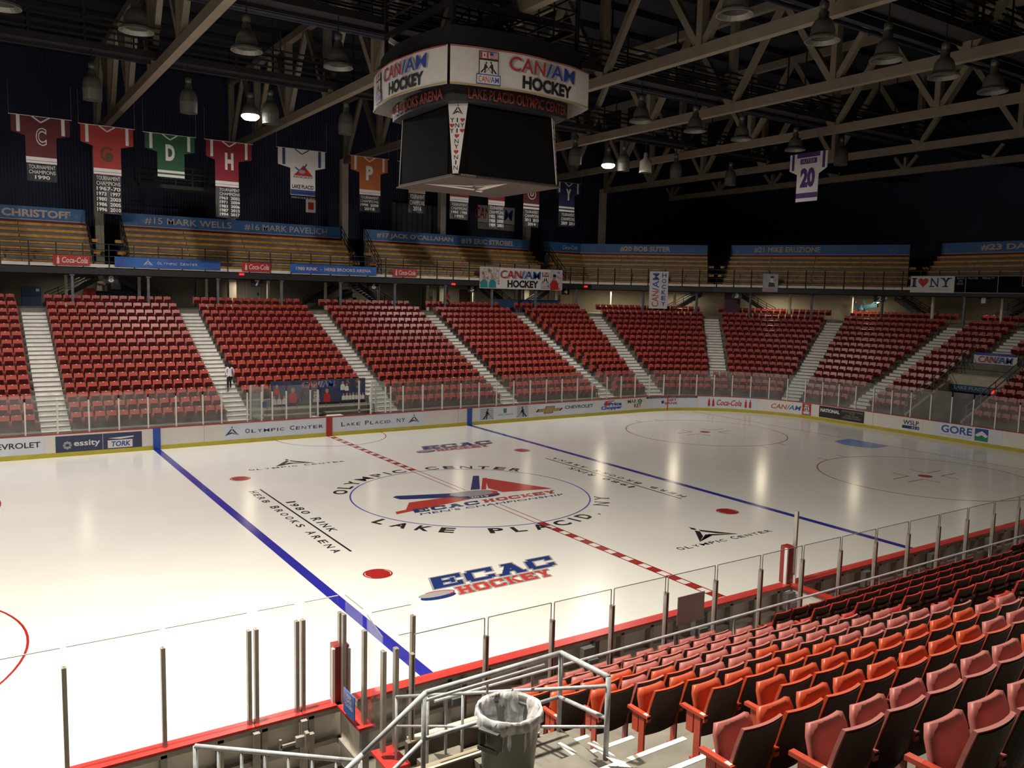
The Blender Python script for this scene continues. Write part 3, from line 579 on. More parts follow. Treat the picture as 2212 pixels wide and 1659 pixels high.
# far side: seats between aisles
def fill(k, s_a, s_b, R, pos, key):       # pos(t)->(x,y,rz), t in metres along the row
    n = int((s_b-s_a)/SW); off = (s_b-s_a-n*SW)/2
    for i in range(n): x, y, rz = pos(s_a+off+(i+.5)*SW); stuff_chair(key, x, y, Z0+k*DZ, rz)
edges = [-34] + A_STR
for k in range(NR+1):
    o = (k+1)*DR-.16 if k < NR else NR*DR+1.55
    for x0, x1 in zip([-22]+A_STR, A_STR):
        a = x0+AW/2+.03; b_ = x1-AW/2-.03
        if x0 == -4.22 and k < 2: continue
        fill(k, a, b_, None, lambda t: (t, 17+o, pi), 'x')
    # arc parts
    R = 10.5+o
    def arcpos(t, R=R): th = t/R; return CX+R*sin(th), CY+R*cos(th), pi-th
    fill(k, A_STR[-1]+AW/2+.03, CX, None, lambda t: (t, 17+o, pi), 'x')
    h = (AW/2+.03)
    e = [0]+[radians(a)*R for a in A_ANG]+[pi/2*R]
    for i in range(4):
        a = e[i]+(h if i else .0); b_ = e[i+1]-(h if i < 3 else 0)
        fill(k, a, b_, None, arcpos, 'x')
    if k < 3: fill(k, e[2]-h, e[2]+h, None, arcpos, 'x')
    xe = 33.4+o
    fill(k, 5.75+h, CY, None, lambda t: (xe, t, pi/2), 'x')
    if k < KV+3:
        fill(k, 2.35, 5.75-h, None, lambda t: (xe, t, pi/2), 'x'); fill(k, -8.0+h, -1.55, None, lambda t: (xe, t, pi/2), 'x')
    else:
        fill(k, .75+h, 5.75-h, None, lambda t: (xe, t, pi/2), 'x'); fill(k, -8.0+h, .75-h, None, lambda t: (xe, t, pi/2), 'x')

# ------------------------------------------------------------------ near stands
ns = sempty('near_stands', 'stepped concrete seating block below the camera')
def near_prof(k0, k1):
    P = []
    for k in range(k0, k1): P += [(max(k*DR, .25), Z0+k*DZ-(DZ if k > k0 else Z0+k*DZ+.05)), (max(k*DR, .25), Z0+k*DZ)]
    P += [(k1*DR, Z0+(k1-1)*DZ), (k1*DR, Z0+k1*DZ)]
    return P
nearfn = lambda s, o: ((s, -17.0-o), (0, -1))
b = B(CONC); strip(b, nearfn, -11.05, 40, near_prof(0, 11)+[(14, Z0+11*DZ)], 3.0)
strip(b, nearfn, -30, -14.6, near_prof(0, 11)+[(14, Z0+11*DZ)], 3.0); strip(b, nearfn, -14.6, -11.05, near_prof(6, 11)+[(14, Z0+11*DZ)], 3.0)
b.build('tread', ns)
b = B(CONC); b.add([(-11.05, -17.0-k*DR, Z0+k*DZ) for k in range(7) for _ in (0,)]+[(-11.05, -17.0-k*DR, 0) for k in range(7)], [(k, k+1, 8+k, 7+k) for k in range(6)]); b.build('side_wall', ns)
chairs = []
BL = [(-10.66, -4.85, 0, 11, 'A', 'left'), (-3.6, 3.85, 0, 9, 'B', 'middle'), (5.15, 12.55, 0, 7, 'B', 'right')]
for x0, x1, k0, k1, R, nm in BL:
    for k in range(k0, k1):
        xa = x0 if not (R == 'A' and k >= 7) else x0-1.59
        n = int((x1-xa)/SW+.01)
        for i in range(n):
            x = x1-(n-i-.5)*SW; y = -17.0-(k+1)*DR+.33; z = Z0+k*DZ
            chairs.append((x, y, z, k, i, n, R, nm))
def inview(p):
    d = Vector(p)-CP; zz = d.dot(fw)
    return zz > .5 and abs(d.dot(rt)/zz*FPX) < 1106+90 and abs(d.dot(up)/zz*FPX) < 829.5+150
near_chairs = [c for c in chairs if inview((c[0], c[1], c[2]+.5))]
near_chairs.sort(key=lambda c: (Vector(c[:3])-CP).length)
def colour(k, i, R):
    if R == 'B': return S_RED
    if k == 7: return S_PINK if i in (0,) else S_ORG if i < 8 else S_PINK
    if k >= 8: return S_PINK if (i < 5 or (i*7+k) % 5) else S_ORG
    if k <= 1: return S_ORG if i < 1+k else S_PINK
    if k == 2: return S_ORG if i in (0, 1, 2) else S_PINK
    if k == 3: return S_ORG if i in (0, 2) else S_PINK
    if k == 4: return S_ORG if i in (0, 1, 4) else S_PINK
    if k == 5: return S_ORG if i < 5 else S_PINK
    return S_ORG if i < 8 else S_PINK
COLN = {id(S_RED): 'dark red', id(S_ORG): 'orange-red', id(S_PINK): 'faded pink'}
BLN = {'left': 'left near block', 'middle': 'ribbed near block', 'right': 'rightmost near block'}
for c in near_chairs[:300]:
    x, y, z, k, i, n, R, nm = c; M = colour(k, i, R)
    if R == 'A' and k < 7: i_ = i
    lab = '%s folding seat, %s from left, %s row, %s' % (COLN[id(M)], ORD[i], ORD[k], BLN[nm])
    make_chair(CH_A if R == 'A' else CH_B, x, y, z, 0, M, lab, 'folding seats of the %s' % BLN[nm], 'stadium_seat', last=(i == n-1), end=(i == 0))
for c in near_chairs[300:]: stuff_chair('x', c[0], c[1], c[2], 0)
for o_ in [stuff['x'].build('stadium_seats')]:
    tag(o_, 'red folding seats with undersides coloured as shade filling the far side and right end bowl', 'seats', kind='stuff')

# ------------------------------------------------------------------ near boards, benches, glass
nb = thing('dasher_boards', 'near rink boards seen from behind with red cap and aluminium frames', 'rink boards')
def nseg(x0, x1):
    b = B(BOARD_W); b.box(x0, x1, -15.2, -15.16, .02, 1.04); b.build('board_panel', nb)
    b = B(RCAP); b.box(x0, x1, -15.38, -15.12, 1.04, 1.085); b.build('top_cap', nb)
    b = B(ALUD); b.box(x0, x1, -15.36, -15.24, .95, 1.03); b.box(x0, x1, -15.34, -15.24, .42, .50); b.box(x0, x1, -15.36, -15.24, .0, .08)
    x = x0+.1
    while x < x1: b.box(x, x+.09, -15.36, -15.21, 0, 1.0); x += .82
    b.build('frame', nb)
    b = B(YEL); b.box(x0, x1, -15.16, -15.14, .02, .2); b.build('kick_strip', nb)
nseg(-19.5, -13.088); nseg(-13.08, -12.326); nseg(-12.318, -11.62); nseg(-11.38, -.12); nseg(.12, 11.8); nseg(12.0, 22.5)
for x, nm in ((-13.085, 'hinge'), (-12.32, 'latch')):
    b = B(ALUD); b.box(x-.05, x+.05, -15.46, -15.36, .1, 1.0)
    if nm == 'latch': b.box(x-.16, x+.14, -15.52, -15.44, .62, .78); b.box(x-.4, x-.1, -15.48, -15.44, .66, .70); b.box(x-.42, x-.38, -15.48, -15.44, .55, .8); b.box(x-.03, x+.03, -15.60, -15.5, .58, .86)
    b.build('gate_%s' % nm, nb)
# glass on the left run
px = [-17.0, -15.69, -14.4, -13.14, -13.03, -12.375, -12.275, -11.64]
pm = B(ALU); pm.box(-.030, .030, -.045, .045, 1.08, 2.62); pm.box(-.012, .012, -.047, .047, 1.08, 2.62); pmn = pm.mesh('glass_post')
for x in px: child('glass_post', pmn, nb, (x, -15.25, 0))
for a, c in ((-18.3, -17.0), (-17.0, -15.69), (-15.69, -14.4), (-14.4, -13.13), (-13.04, -12.37), (-12.29, -11.64)):
    b = B(GLASSN); b.box(a+.04, c-.04, -15.256, -15.244, 1.08, 2.9); b.build('glass_pane', nb); b = B(WHT); b.box(a+.04, c-.04, -15.257, -15.243, 2.9, 2.912); b.build('pane_edge', nb)
# return walls between rink and stands
def ret(x, y0, y1, name='return_wall', cap=True):
    b = B(BOARD_W); b.box(x-.04, x+.04, y0, y1, .02, 1.04); b.build(name, nb)
    b = B(ALUD); b.box(x-.06, x+.06, y0-.06, y0+.04, 0, 1.04); b.box(x-.10, x-.04, y0, y1, .4, .5); b.build('frame', nb)
    b = B(RCAP); b.box(x-.12, x+.12, y0-.08, y1, 1.04, 1.085); b.build('top_cap', nb)
ret(-11.62, -16.2, -15.3); ret(-.05, -16.9, -15.3); ret(11.9, -16.9, -15.3)
for x, y in ((-11.6, -16.15), (-11.62, -15.36)): child('glass_post', pmn, nb, (x, y, 0))
b = B(GLASSN); b.box(-11.616, -11.604, -16.1, -15.4, 1.08, 2.95); b.build('glass_pane', nb); b = B(EDGE); b.box(-11.617, -11.603, -16.1, -15.4, 2.95, 2.957); b.build('pane_edge', nb)
for x, y in ((-10.79, -15.3),): pass
for x, h_ in ((-11.62, 2.05), (-.10, 2.0)):
    b = B(mat('corner_pad_red', (.22, .012, .016), rough=.4, noise=.15, scale=5)); b.box(x-.12, x+.12, -15.30, -15.06, 1.085, h_); b.m(WHT); b.box(x-.17, x-.125, -15.30, -15.22, 1.085, h_-.03); b.box(x+.10, x+.125, -15.36, -15.302, 1.085, h_-.05); b.build('corner_pad', nb)
child('glass_post', pmn, nb, (.0, -15.3, .25))
b = B(mat('sign_blue', (.03, .12, .40), rough=.4, noise=.05)); b.box(-11.77, -11.755, -16.16, -15.72, 1.15, 1.55); o = b.build('notice', nb); fr = Fr((-11.772, -15.74, 1.17), (0, -1, 0), (0, 0, 1)); b = B(WHT); ptext(b, fr, 'KEEP\nGATE\nCLOSED', .06, .12, .36, .34, .002, .0); b.build('lettering', o)
# bench enclosure: floor, long benches, stand wall
sw = sempty('bench_wall', 'concrete wall and ledge behind the team benches')
b = B(CONCF); b.box(-11.35, 26, -17.21, -17.1, 0, 1.18); b.box(-11.35, 26, -17.12, -16.95, 0, .72); b.build('wall', sw)
b = B(CREAM)
for i in range(15): x = -11.3+i*2.5; b.box(x, x+2.46, -17.23, -17.06, 1.18, 1.21+.04*(i % 2)); b.box(x, x+2.46, -17.12, -16.94, .72, .74)
b.build('ledge', sw)
for x0, x1, lb in ((-11.0, -5.8, 'left players bench behind near boards, left of the red line'), (-5.6, -.4, 'players bench behind near boards just left of red corner pad'), (.3, 5.6, 'players bench behind near boards right of red corner pad'), (5.8, 11.5, 'players bench at far right behind near boards')):
    t = thing('team_bench', lb, 'bench', ((x0+x1)/2, -16.6, 0), 0, 'team benches'); L = (x1-x0)/2-.1
    b = B(ALU); b.box(-L, L, -.14, .14, .46, .50); b.build('bench_top', t); b = B(BLK)
    for i in range(5): xx = -L+.2+i*(2*L-.4)/4; b = B(BLK); b.box(xx-.03, xx+.03, -.12, .12, 0, .46); b.build('bench_leg', t)
for i in range(7):
    x = -9.6+3.1*i; t = B(DGREY); t.box(x-.14, x+.14, -15.52, -15.38, .55, .95); t.box(x-.05, x+.2, -15.58, -15.5, .60, .72); t.m(PBLK); t.box(x+.25, x+.33, -15.42, -15.38, .2, 1.0); t.build('door_latch', nb)
# spectator glass behind the benches
sg = thing('spectator_glass', 'tall glass screen on steel posts in front of the near seats', 'glass screen')
xs = [-11.27+1.297*i for i in range(26)]
pm = B(ALU); pm.box(-.032, .032, -.04, .04, 1.215, 2.55); pm.m(BLK); pm.box(-.010, .010, -.042, .042, 1.15, 2.53); pms = pm.mesh('post')
for x in xs: child('post', pms, sg, (x, -17.15, 0))
for a, c in zip(xs, xs[1:]):
    b = B(GLASSN); b.box(a+.035, c-.035, -17.156, -17.144, 1.27, 2.84); b.build('glass_pane', sg); b = B(EDGE); b.box(a+.035, c-.035, -17.159, -17.141, 2.84, 2.85); b.box(a+.027, a+.037, -17.159, -17.141, 2.5, 2.84); b.box(c-.037, c-.027, -17.159, -17.141, 2.5, 2.84); b.build('pane_edge', sg)
b = B(mat('paper_grey', (.36, .33, .33), rough=.6, noise=.1)); b.box(-5.8, -5.1, -17.175, -17.162, 1.85, 2.4); tag(b.build('notice_board'), 'grey notice sheet on spectator glass in front of near seats', 'notice')
b = B(MT['paper_grey']); b.box(9.6, 10.2, -17.175, -17.162, 1.95, 2.4); tag(b.build('notice_board'), 'small grey notice sheet on the glass at far right edge', 'notice')
# gate glass at the walkway
gg = thing('walkway_gate', 'glass gate on aluminium posts at the walkway beside the left bench end', 'gate')
for x, y in ((-11.76, -17.2), (-11.56, -17.2), (-10.78, -16.2)): child('post', pmn, gg, (x, y, .1))
for (x0, y0, x1, y1) in ((-11.75, -17.15, -11.6, -16.25), (-11.52, -17.2, -11.3, -17.2), (-11.5, -16.2, -10.82, -16.2)):
    b = B(GLASSN); d = Vector((x1-x0, y1-y0, 0)); n_ = Vector((-d.y, d.x, 0)).normalized()*.006; b.obox(((x0+x1)/2, (y0+y1)/2, 1.9), d/2, n_, Vector((0, 0, 1.0))); b.build('glass_pane', gg)
    b = B(EDGE); b.obox(((x0+x1)/2, (y0+y1)/2, 2.905), d/2, n_, Vector((0, 0, .004))); b.build('pane_edge', gg)
b = B(ALU); b.box(-11.80, -11.52, -17.45, -17.05, .0, 1.04); b.build('frame', gg); b = B(RCAP); b.box(-11.84, -11.48, -17.55, -16.95, 1.04, 1.085); b.build('top_cap', gg)
# rail in front of the first row of near seats
rl = thing('front_rail', 'grey-blue steel rail running along in front of near seats', 'railing')
b = B(RAIL); b.tube((-11.1, -17.55, 1.93), (26, -17.55, 1.93), .024); b.build('top_rail', rl); b = B(RAIL); b.tube((-11.1, -17.55, 1.42), (26, -17.55, 1.42), .020); b.build('lower_rail', rl)
pm = B(RAIL); pm.tube((0, 0, .85), (0, 0, 1.93), .022); pmr = pm.mesh('post')
for i in range(24): child('post', pmr, rl, (-10.9+1.56*i, -17.55, 0))

# ------------------------------------------------------------------ foreground landing, railings, can
ld = sempty('landing', 'concrete landing and steps beside the near seats')
b = B(CONC); b.box(-13.4, -11.15, -22.6, -21.0, 2.3, 2.85); b.build('slab', ld)
b = B(mat('parapet_beige', (.24, .205, .145), rough=.8, noise=.15, scale=2)); b.box(-14.5, -10.95, -19.98, -19.84, .2, 2.53); b.m(CREAM); b.box(-14.5, -10.95, -19.985, -19.95, 2.53, 2.55); b.build('parapet', ld)
b = B(CONC); b.box(-11.9, -10.62, -20.85, -19.98, 2.0, 2.5); b.build('slab', ld)
b = B(CONCF); b.box(-11.35, -11.05, -20.9, -17.3, .0, .85); b.build('kerb', ld)
b = B(CONC); b.box(-14.5, -11.05, -19.84, -17.35, .6, .9); b.build('slab', ld)
for k in range(0, 9):       # aisle treads beside the seats with white nosing tape
    y = -17.0-k*DR; z = Z0+k*DZ
    b = B(CONC); b.box(-11.32, -10.60, y-.98*DR, y-.5*DR, z-.2, z+.2); b.build('step', ld)
    
    if k > 1: b = B(TAPE); b.box(-11.32 if k > 2 else -11.0, -9.9, y-.07, y-.0, z+.0005, z+.005); b.build('nosing_tape', ld)
b = B(TAPE); b.box(-10.95, -10.85, -21.9, -20.9, 2.852, 2.857); b.obox((-11.0, -20.75, 2.66), Vector((.04, 0, 0)), Vector((0, .30, .0)), Vector((0, 0, .003))); b.build('nosing_tape', ld)
hr = thing('handrail', 'pale steel handrail with bends and mid rail beside the grey can', 'railing')
b = B(RAIL); b.sm = True; b.path([(-13.85, -20.0, 2.62), (-13.3, -20.0, 2.98), (-12.55, -20.0, 3.48), (-10.67, -20.0, 3.52), (-10.93, -21.2, 3.76), (-10.93, -21.2, 2.8)], .031, 12); b.build('top_rail', hr)
b = B(RAIL); b.sm = True; b.path([(-13.3, -20.0, 2.45), (-12.56, -20.0, 2.94), (-10.68, -20.0, 2.95), (-10.93, -21.2, 3.28)], .025, 10); b.build('mid_rail', hr)
b = B(RAIL); b.sm = True; b.tube((-12.57, -20.0, 2.0), (-12.57, -20.0, 3.48), .028, 10); b.build('post', hr); b = B(RAIL); b.sm = True; b.tube((-10.67, -20.0, 2.5), (-10.67, -20.0, 3.52), .030, 10); b.build('post', hr)
sr = thing('side_railing', 'grey-blue pipe railing sloping down beside the walkway', 'railing')
def on(t, z): return (-11.62+t*.67, -17.35-t*3.85, z)
b = B(RAIL); b.sm = True; b.path([on(0, 2.05), on(1, 3.66)], .022, 10); b.build('top_rail', sr)
b = B(RAIL); b.sm = True; b.path([on(0, 1.60), on(1, 3.19)], .018, 10); b.build('mid_rail', sr)
for t in (0, .19, .38, .62): b = B(RAIL); b.sm = True; b.tube(on(t, .85+1.5*t), on(t, 2.05+1.61*t), .020, 10); b.build('post', sr)
tr = thing('third_rail', 'thin steel rail running below the thick handrail', 'railing')
b = B(RAIL); b.sm = True; b.path([(-12.4, -19.7, 3.22), (-10.7, -19.7, 3.25)], .018, 10); b.build('rail', tr)
b = B(RAIL); b.tube((-11.55, -19.7, 2.55), (-11.55, -19.7, 3.23), .016, 8); b.build('post', tr)
gr = thing('guard_rail', 'grey-blue guard rail with upright balusters at lower left', 'railing')
A0 = Vector((-14.68, -18.5, 2.75)); A1 = Vector((-13.22, -19.75, 2.75))
b = B(RAIL); b.sm = True; b.tube(A0, A1, .028, 10); b.build('top_rail', gr)
for i in range(8):
    p = A0+(A1-A0)*(i/7.0); b = B(RAIL); b.sm = True; b.tube((p.x, p.y, 1.4), (p.x, p.y, 2.75), .018 if i not in (0, 7) else .026, 8); b.build('baluster', gr)
b = B(RAIL); b.sm = True; b.tube(A0-Vector((0, 0, 1.2)), A1-Vector((0, 0, 1.2)), .022, 8); b.build('bottom_rail', gr)
# waste can with a clear liner
cn = thing('waste_can', 'grey-green plastic waste can with clear liner bag on the landing', 'waste can', (-12.18, -21.12, 2.85))
b = B(CANM); b.sm = True; b.lathe([(.0, 0), (.24, 0), (.255, .03), (.295, .60), (.31, .78), (.335, .79), (.34, .82), (.335, .845), (.318, .845), (.312, .80), (.28, .45), (.24, .06), (0, .06)], 36); b.build('bin_body', cn)
lm = bpy.data.materials.new('clear_liner'); lm.use_nodes = True; q = lm.node_tree.nodes['Principled BSDF']; q.inputs['Base Color'].default_value = (.75, .76, .80, 1); q.inputs['Roughness'].default_value = .25
q.inputs['Alpha'].default_value = .55; nzn = lm.node_tree.nodes.new('ShaderNodeTexNoise'); nzn.inputs['Scale'].default_value = 3.5; nzn.inputs['Distortion'].default_value = 2.0; cr = lm.node_tree.nodes.new('ShaderNodeValToRGB'); cr.color_ramp.elements[0].position = .38; cr.color_ramp.elements[0].color = (.25, .25, .25, 1); cr.color_ramp.elements[1].position = .6; cr.color_ramp.elements[1].color = (.85, .85, .85, 1)
tcn = lm.node_tree.nodes.new('ShaderNodeTexCoord'); lm.node_tree.links.new(tcn.outputs['Object'], nzn.inputs['Vector']); lm.node_tree.links.new(nzn.outputs['Fac'], cr.inputs['Fac']); lm.node_tree.links.new(cr.outputs['Color'], q.inputs['Alpha'])
b = B(lm); b.sm = True; n = 48; vs = []; rows = [(.350, .765, .008), (.352, .80, .01), (.345, .862, .006), (.325, .868, .006), (.30, .80, .02), (.27, .62, .045), (.20, .44, .06), (.08, .34, .05), (0, .32, 0)]
for j, (r, z, a) in enumerate(rows):
    for i in range(n):
        t = 2*pi*i/n; rr = r+a*(sin(7*t+j)+.6*sin(13*t+2*j)+.5*sin(23*t)); vs.append((max(0, rr)*cos(t), max(0, rr)*sin(t), z+a*.6*sin(9*t+j)-(.04*sin(t*1.0+1.2)**2 if j == 0 else 0)))
b.add(vs, [(j*n+i, j*n+(i+1) % n, (j+1)*n+(i+1) % n, (j+1)*n+i) for j in range(len(rows)-1) for i in range(n)]); b.build('liner', cn)
for a in (-2.72, .42):
    b = B(DGREY); e = Vector((cos(a), sin(a), 0)); t_ = Vector((-sin(a), cos(a), 0))
    for s_ in (-1, 1): b.obox(e*.345+t_*.10*s_+Vector((0, 0, .66)), e*.05, t_*.014, Vector((0, 0, .09)))
    b.obox(e*.385+Vector((0, 0, .58)), e*.018, t_*.114, Vector((0, 0, .02))); b.obox(e*.345+Vector((0, 0, .755)), e*.05, t_*.114, Vector((0, 0, .012))); b.build('handle', cn)
# bag, paper and red mat on the walkway behind the railings
b = B(mat('white_bag', (.78, .76, .74), rough=.4, noise=.08, bump=.3, bscale=12)); b.sm = True
b.lathe([(0, 0), (.16, 0), (.22, .05), (.21, .14), (.15, .22), (.17, .27), (.15, .34), (.08, .40), (0, .41)], 14, (-11.86, -18.05, .9)); tag(b.build('white_bag'), 'white plastic bag slumped on the walkway behind the railing', 'bag')
b = B(mat('red_mat', (.30, .03, .03), rough=.8, noise=.2)); b.box(-12.1, -11.36, -17.9, -17.45, .9, .915); tag(b.build('floor_mat'), 'small red mat on the walkway beside the white bag', 'mat')

# ------------------------------------------------------------------ scorers' area at far centre
pb = thing('penalty_box', 'scorers and penalty box enclosure with rear rail and glass at far centre', 'enclosure')
b = B(CONC); b.box(-3.8, 3.5, 15.9, 17.3, .0, .55); b.box(-3.8, 3.5, 17.2, 17.9, 0, 1.0); b.build('platform', pb)
b = B(CREAM); b.box(-3.6, 3.4, 16.9, 16.98, 1.0, 1.08); b.box(-3.6, 3.4, 17.2, 17.28, 1.28, 1.34); b.box(2.9, 3.6, 15.3, 15.5, .3, 1.0); b.build('ledge', pb)
for x in [-3.6+.85*i for i in range(9)]: b = B(BLUST); b.box(x-.02, x+.02, 17.3, 17.34, .9, 1.5); b.build('rail_post', pb)
for x in (-3.75, -3.1, 3.3, 3.55, 2.5): b = B(POSTF); b.box(x-.04, x+.04, 16.9, 16.98, .9, 2.75); b.build('glass_post', pb)
for x in (-3.7, 3.4): b = B(GLASS); b.box(x-.006, x+.006, 15.2, 16.9, 1.1, 2.8); b.build('glass_pane', pb)
b = B(PBLUE); b.box(-3.62, -3.2, 15.9, 15.92, 1.65, 1.95); b.build('notice', pb)
pbn = thing('hockey_banner', 'dark blue tournament photo banner with red and blue lettering behind far boards', 'banner', (0, 17.45, 0))
DKP = photo_mat('banner_photo_dark', [(.02, .03, .08), (.03, .05, .13), (.04, .06, .12), (.10, .04, .04), (.28, .26, .28)], 2.3)
b = B(DKP); b.box(-2.5, 3.1, 0, .02, 1.42, 2.86); b.build('cloth', pbn)
fr = Fr((0, -.004, 0), (1, 0, 0), (0, 0, 1)); canam(fr, pbn, -.75, 2.42, 1.15, 2.78, hockey=False)
def figure(b_, b2_, fr, u, v, h_):
    ppoly(b_, fr, [(u-.24*h_, v), (u+.24*h_, v), (u+.22*h_, v+.45*h_), (u+.10*h_, v+.58*h_), (u-.10*h_, v+.58*h_), (u-.22*h_, v+.45*h_)], .005); pdisc(b2_, fr, u, v+.72*h_, .12*h_, .15*h_, .007, 10)
SKN = mat('print_skin', (.42, .27, .21), rough=.5, noise=.1); b2_ = B(SKN)
bw = B(WHT)
for i in range(7): figure(bw, b2_, fr, 1.75+.2*i, 1.62, .45+.04*(i % 2))
for i in range(3): figure(bw, b2_, fr, -2.3+.28*i, 1.55, .55)
figure(bw, b2_, fr, 1.7, 2.2, .6); figure(bw, b2_, fr, 1.95, 2.15, .5); bw.build('figure_print', pbn)
br_ = B(PRED); figure(br_, b2_, fr, -2.15, 2.1, .65); figure(br_, b2_, fr, -1.25, 1.6, 1.0); figure(br_, b2_, fr, .75, 1.55, .9); br_.build('figure_print', pbn); b2_.build('face_print', pbn)
bk = B(PBLK); player(bk, fr, -.75, 1.6, .8, 1, .008); prect(bk, fr, -2.5, 1.42, 3.1, 1.54, .004); bk.build('skater_print', pbn)
e1, e2, e3, e4 = B(WHT), B(PRED), B(PBLUE), B(PBLK); emblem((e1, e2, e3, e4), fr, -.05, 1.58, .35, .62)
for q in (e1, e2, e3, e4): q.build('emblem', pbn)
t = thing('desk_items', 'dark bag lying on the scorers table behind the red line post', 'bag', (-.3, 15.7, 1.08)); b = B(PBLK); b.sm = True; b.lathe([(0, 0), (.3, 0), (.34, .08), (.26, .17), (.1, .2), (0, .2)], 12); b.build('bag_body', t)
t = thing('scorers_table', 'white scorers table top behind the boards at the red line', 'table', (0, 15.6, 0)); b = B(STEPW); b.box(-.8, .9, -.25, .25, 1.0, 1.06); b.build('table_top', t); b = B(BLK); b.box(-.7, -.66, -.2, .2, .0, 1.0); b.build('leg', t); b = B(BLK); b.box(.76, .8, -.2, .2, .0, 1.0); b.build('leg', t)

# ------------------------------------------------------------------ upper deck
BPOLY = [(-34, 33.7), (31.5, 33.7), (40.4, 25.0), (48.4, 11.5), (48.4, -22)]
def offpoly(P, d):       # offset inward (towards the ice)
    out = []
    for i, p in enumerate(P):
        ns_ = []
        for a, c in ((i-1, i), (i, i+1)):
            if a < 0 or c >= len(P): continue
            v = Vector((P[c][0]-P[a][0], P[c][1]-P[a][1])); v.normalize(); ns_.append(Vector((v.y, -v.x)))
        n_ = sum(ns_, Vector((0, 0))); n_.normalize(); k = d/n_.dot(ns_[0]); out.append((p[0]+n_.x*k, p[1]+n_.y*k))
    return out
def polyfn(P):
    L = [0]
    for a, c in zip(P, P[1:]): L.append(L[-1]+hypot(c[0]-a[0], c[1]-a[1]))
    def f(s, o=0):
        for i in range(len(P)-1):
            if s <= L[i+1] or i == len(P)-2:
                a, c = P[i], P[i+1]; t = (s-L[i])/(L[i+1]-L[i]); d = Vector((c[0]-a[0], c[1]-a[1])).normalized(); n_ = (-d.y, d.x)
                return (a[0]+(c[0]-a[0])*t+n_[0]*o, a[1]+(c[1]-a[1])*t+n_[1]*o), n_
    return f, L
def polystrip(mb, d0, d1, z0, z1, P=BPOLY):    # solid band between two inward offsets
    A = offpoly(P, d0); Bq = offpoly(P, d1); n = len(P); vs = [(x, y, z) for z in (z0, z1) for Q in (A, Bq) for x, y in Q]; fs_ = []
    for i in range(n-1):
        fs_ += [(i, i+1, n+i+1, n+i), (2*n+i, 3*n+i, 3*n+i+1, 2*n+i+1), (i, 2*n+i, 2*n+i+1, i+1), (n+i, n+i+1, 3*n+i+1, 3*n+i)]
    fs_ += [(0, n, 3*n, 2*n), (n-1, 3*n-1, 4*n-1, 2*n-1)]
    mb.add(vs, fs_)
ud = sempty('balcony_deck', 'dark steel balcony deck above the concourse')
b = B(BLK); polystrip(b, 3.7, 3.5, 8.56, 8.94); polystrip(b, 3.5, -4, 8.75, 8.95); polystrip(b, 3.0, 2.8, 8.5, 8.75); b.build('deck_beam', ud)
b = B(STEPW); polystrip(b, 3.62, 3.55, 9.0, 9.2); b.build('toe_board', ud)
FRONT = offpoly(BPOLY, 3.66); ff, FL = polyfn(FRONT)
br = thing('balcony_railing', 'dark steel railing along the front edge of the balcony', 'railing')
for z in (9.35, 9.7, 10.08, 10.44):
    b = B(BLK)
    for (ax, ay), (cx_, cy_) in zip(FRONT, FRONT[1:]): b.beam((ax, ay, z), (cx_, cy_, z), .045, .045)
    b.build('rail', br)
s = 5.0; pmb = B(BLK); pmb.box(-.03, .03, -.03, .03, 8.7, 10.46); pmb = pmb.mesh('rail_post')
while s < FL[-1]-12: (x, y), n_ = ff(s); child('rail_post', pmb, br, (x, y, 0)); s += 1.453
bf, BLn = polyfn(BPOLY)
# bleacher sections: distances along the banner line, s=0 at x=-34
def S_of(x): return x+34
def S_pt(px_, py_):
    best = min(((hypot(bf(s_/10)[0][0]-px_, bf(s_/10)[0][1]-py_), s_/10) for s_ in range(0, int(BLn[-1]*10)))); return best[1]
SECT = [(9.1, 24.5), (26.55, 42.1), (44.0, 59.7), (61.35, 77.0), (79.05, 93.5), (96.1, 110)]
NROW = 7; BD = .44
def seg_split(s0, s1, step):
    cuts = [s0]+[c for c in BLn if s0+.3 < c < s1-.3]+[s1]; out = []
    for a, c in zip(cuts, cuts[1:]):
        n = max(1, round((c-a)/step)); out += [(a+(c-a)*i/n, a+(c-a)*(i+1)/n) for i in range(n)]
    return out
NAMES = [[('E CHRISTOFF', .66, .945)], [('#15 MARK WELLS', .10, .47), ('#16 MARK PAVELICH', .53, .93)], [("#17 JACK O'CALLAHAN", .07, .51), ('#19 ERIC STROBEL', .56, .90)],
         [('#20 BOB SUTER', .50, .79)], [('#21 MIKE ERUZIONE', .14, .52)], [('#23 DAVE CHRISTIAN', .22, .9)]]
WHR = ['leftmost, cut by the frame', 'above the long blue front sign', 'above the small red sign right of centre', 'at the curve left of the vertical white banner', 'dim, at the right behind the small portrait banner', 'darkest, at the far right']
WHB = ['cut off at the left edge', 'with numbers 15 and 16', 'with numbers 17 and 19', 'with number 20 and script logo', 'with number 21, dim', 'with number 23, darkest']
BANB = mat('name_banner_blue', (.035, .12, .36), rough=.5, noise=.5, scale=.9, tone=(.055, .20, .44)); BANT = mat('banner_tan_letter', (.70, .55, .46), rough=.5, noise=.05); MARO = mat('banner_maroon', (.20, .02, .05), rough=.5, noise=.15)
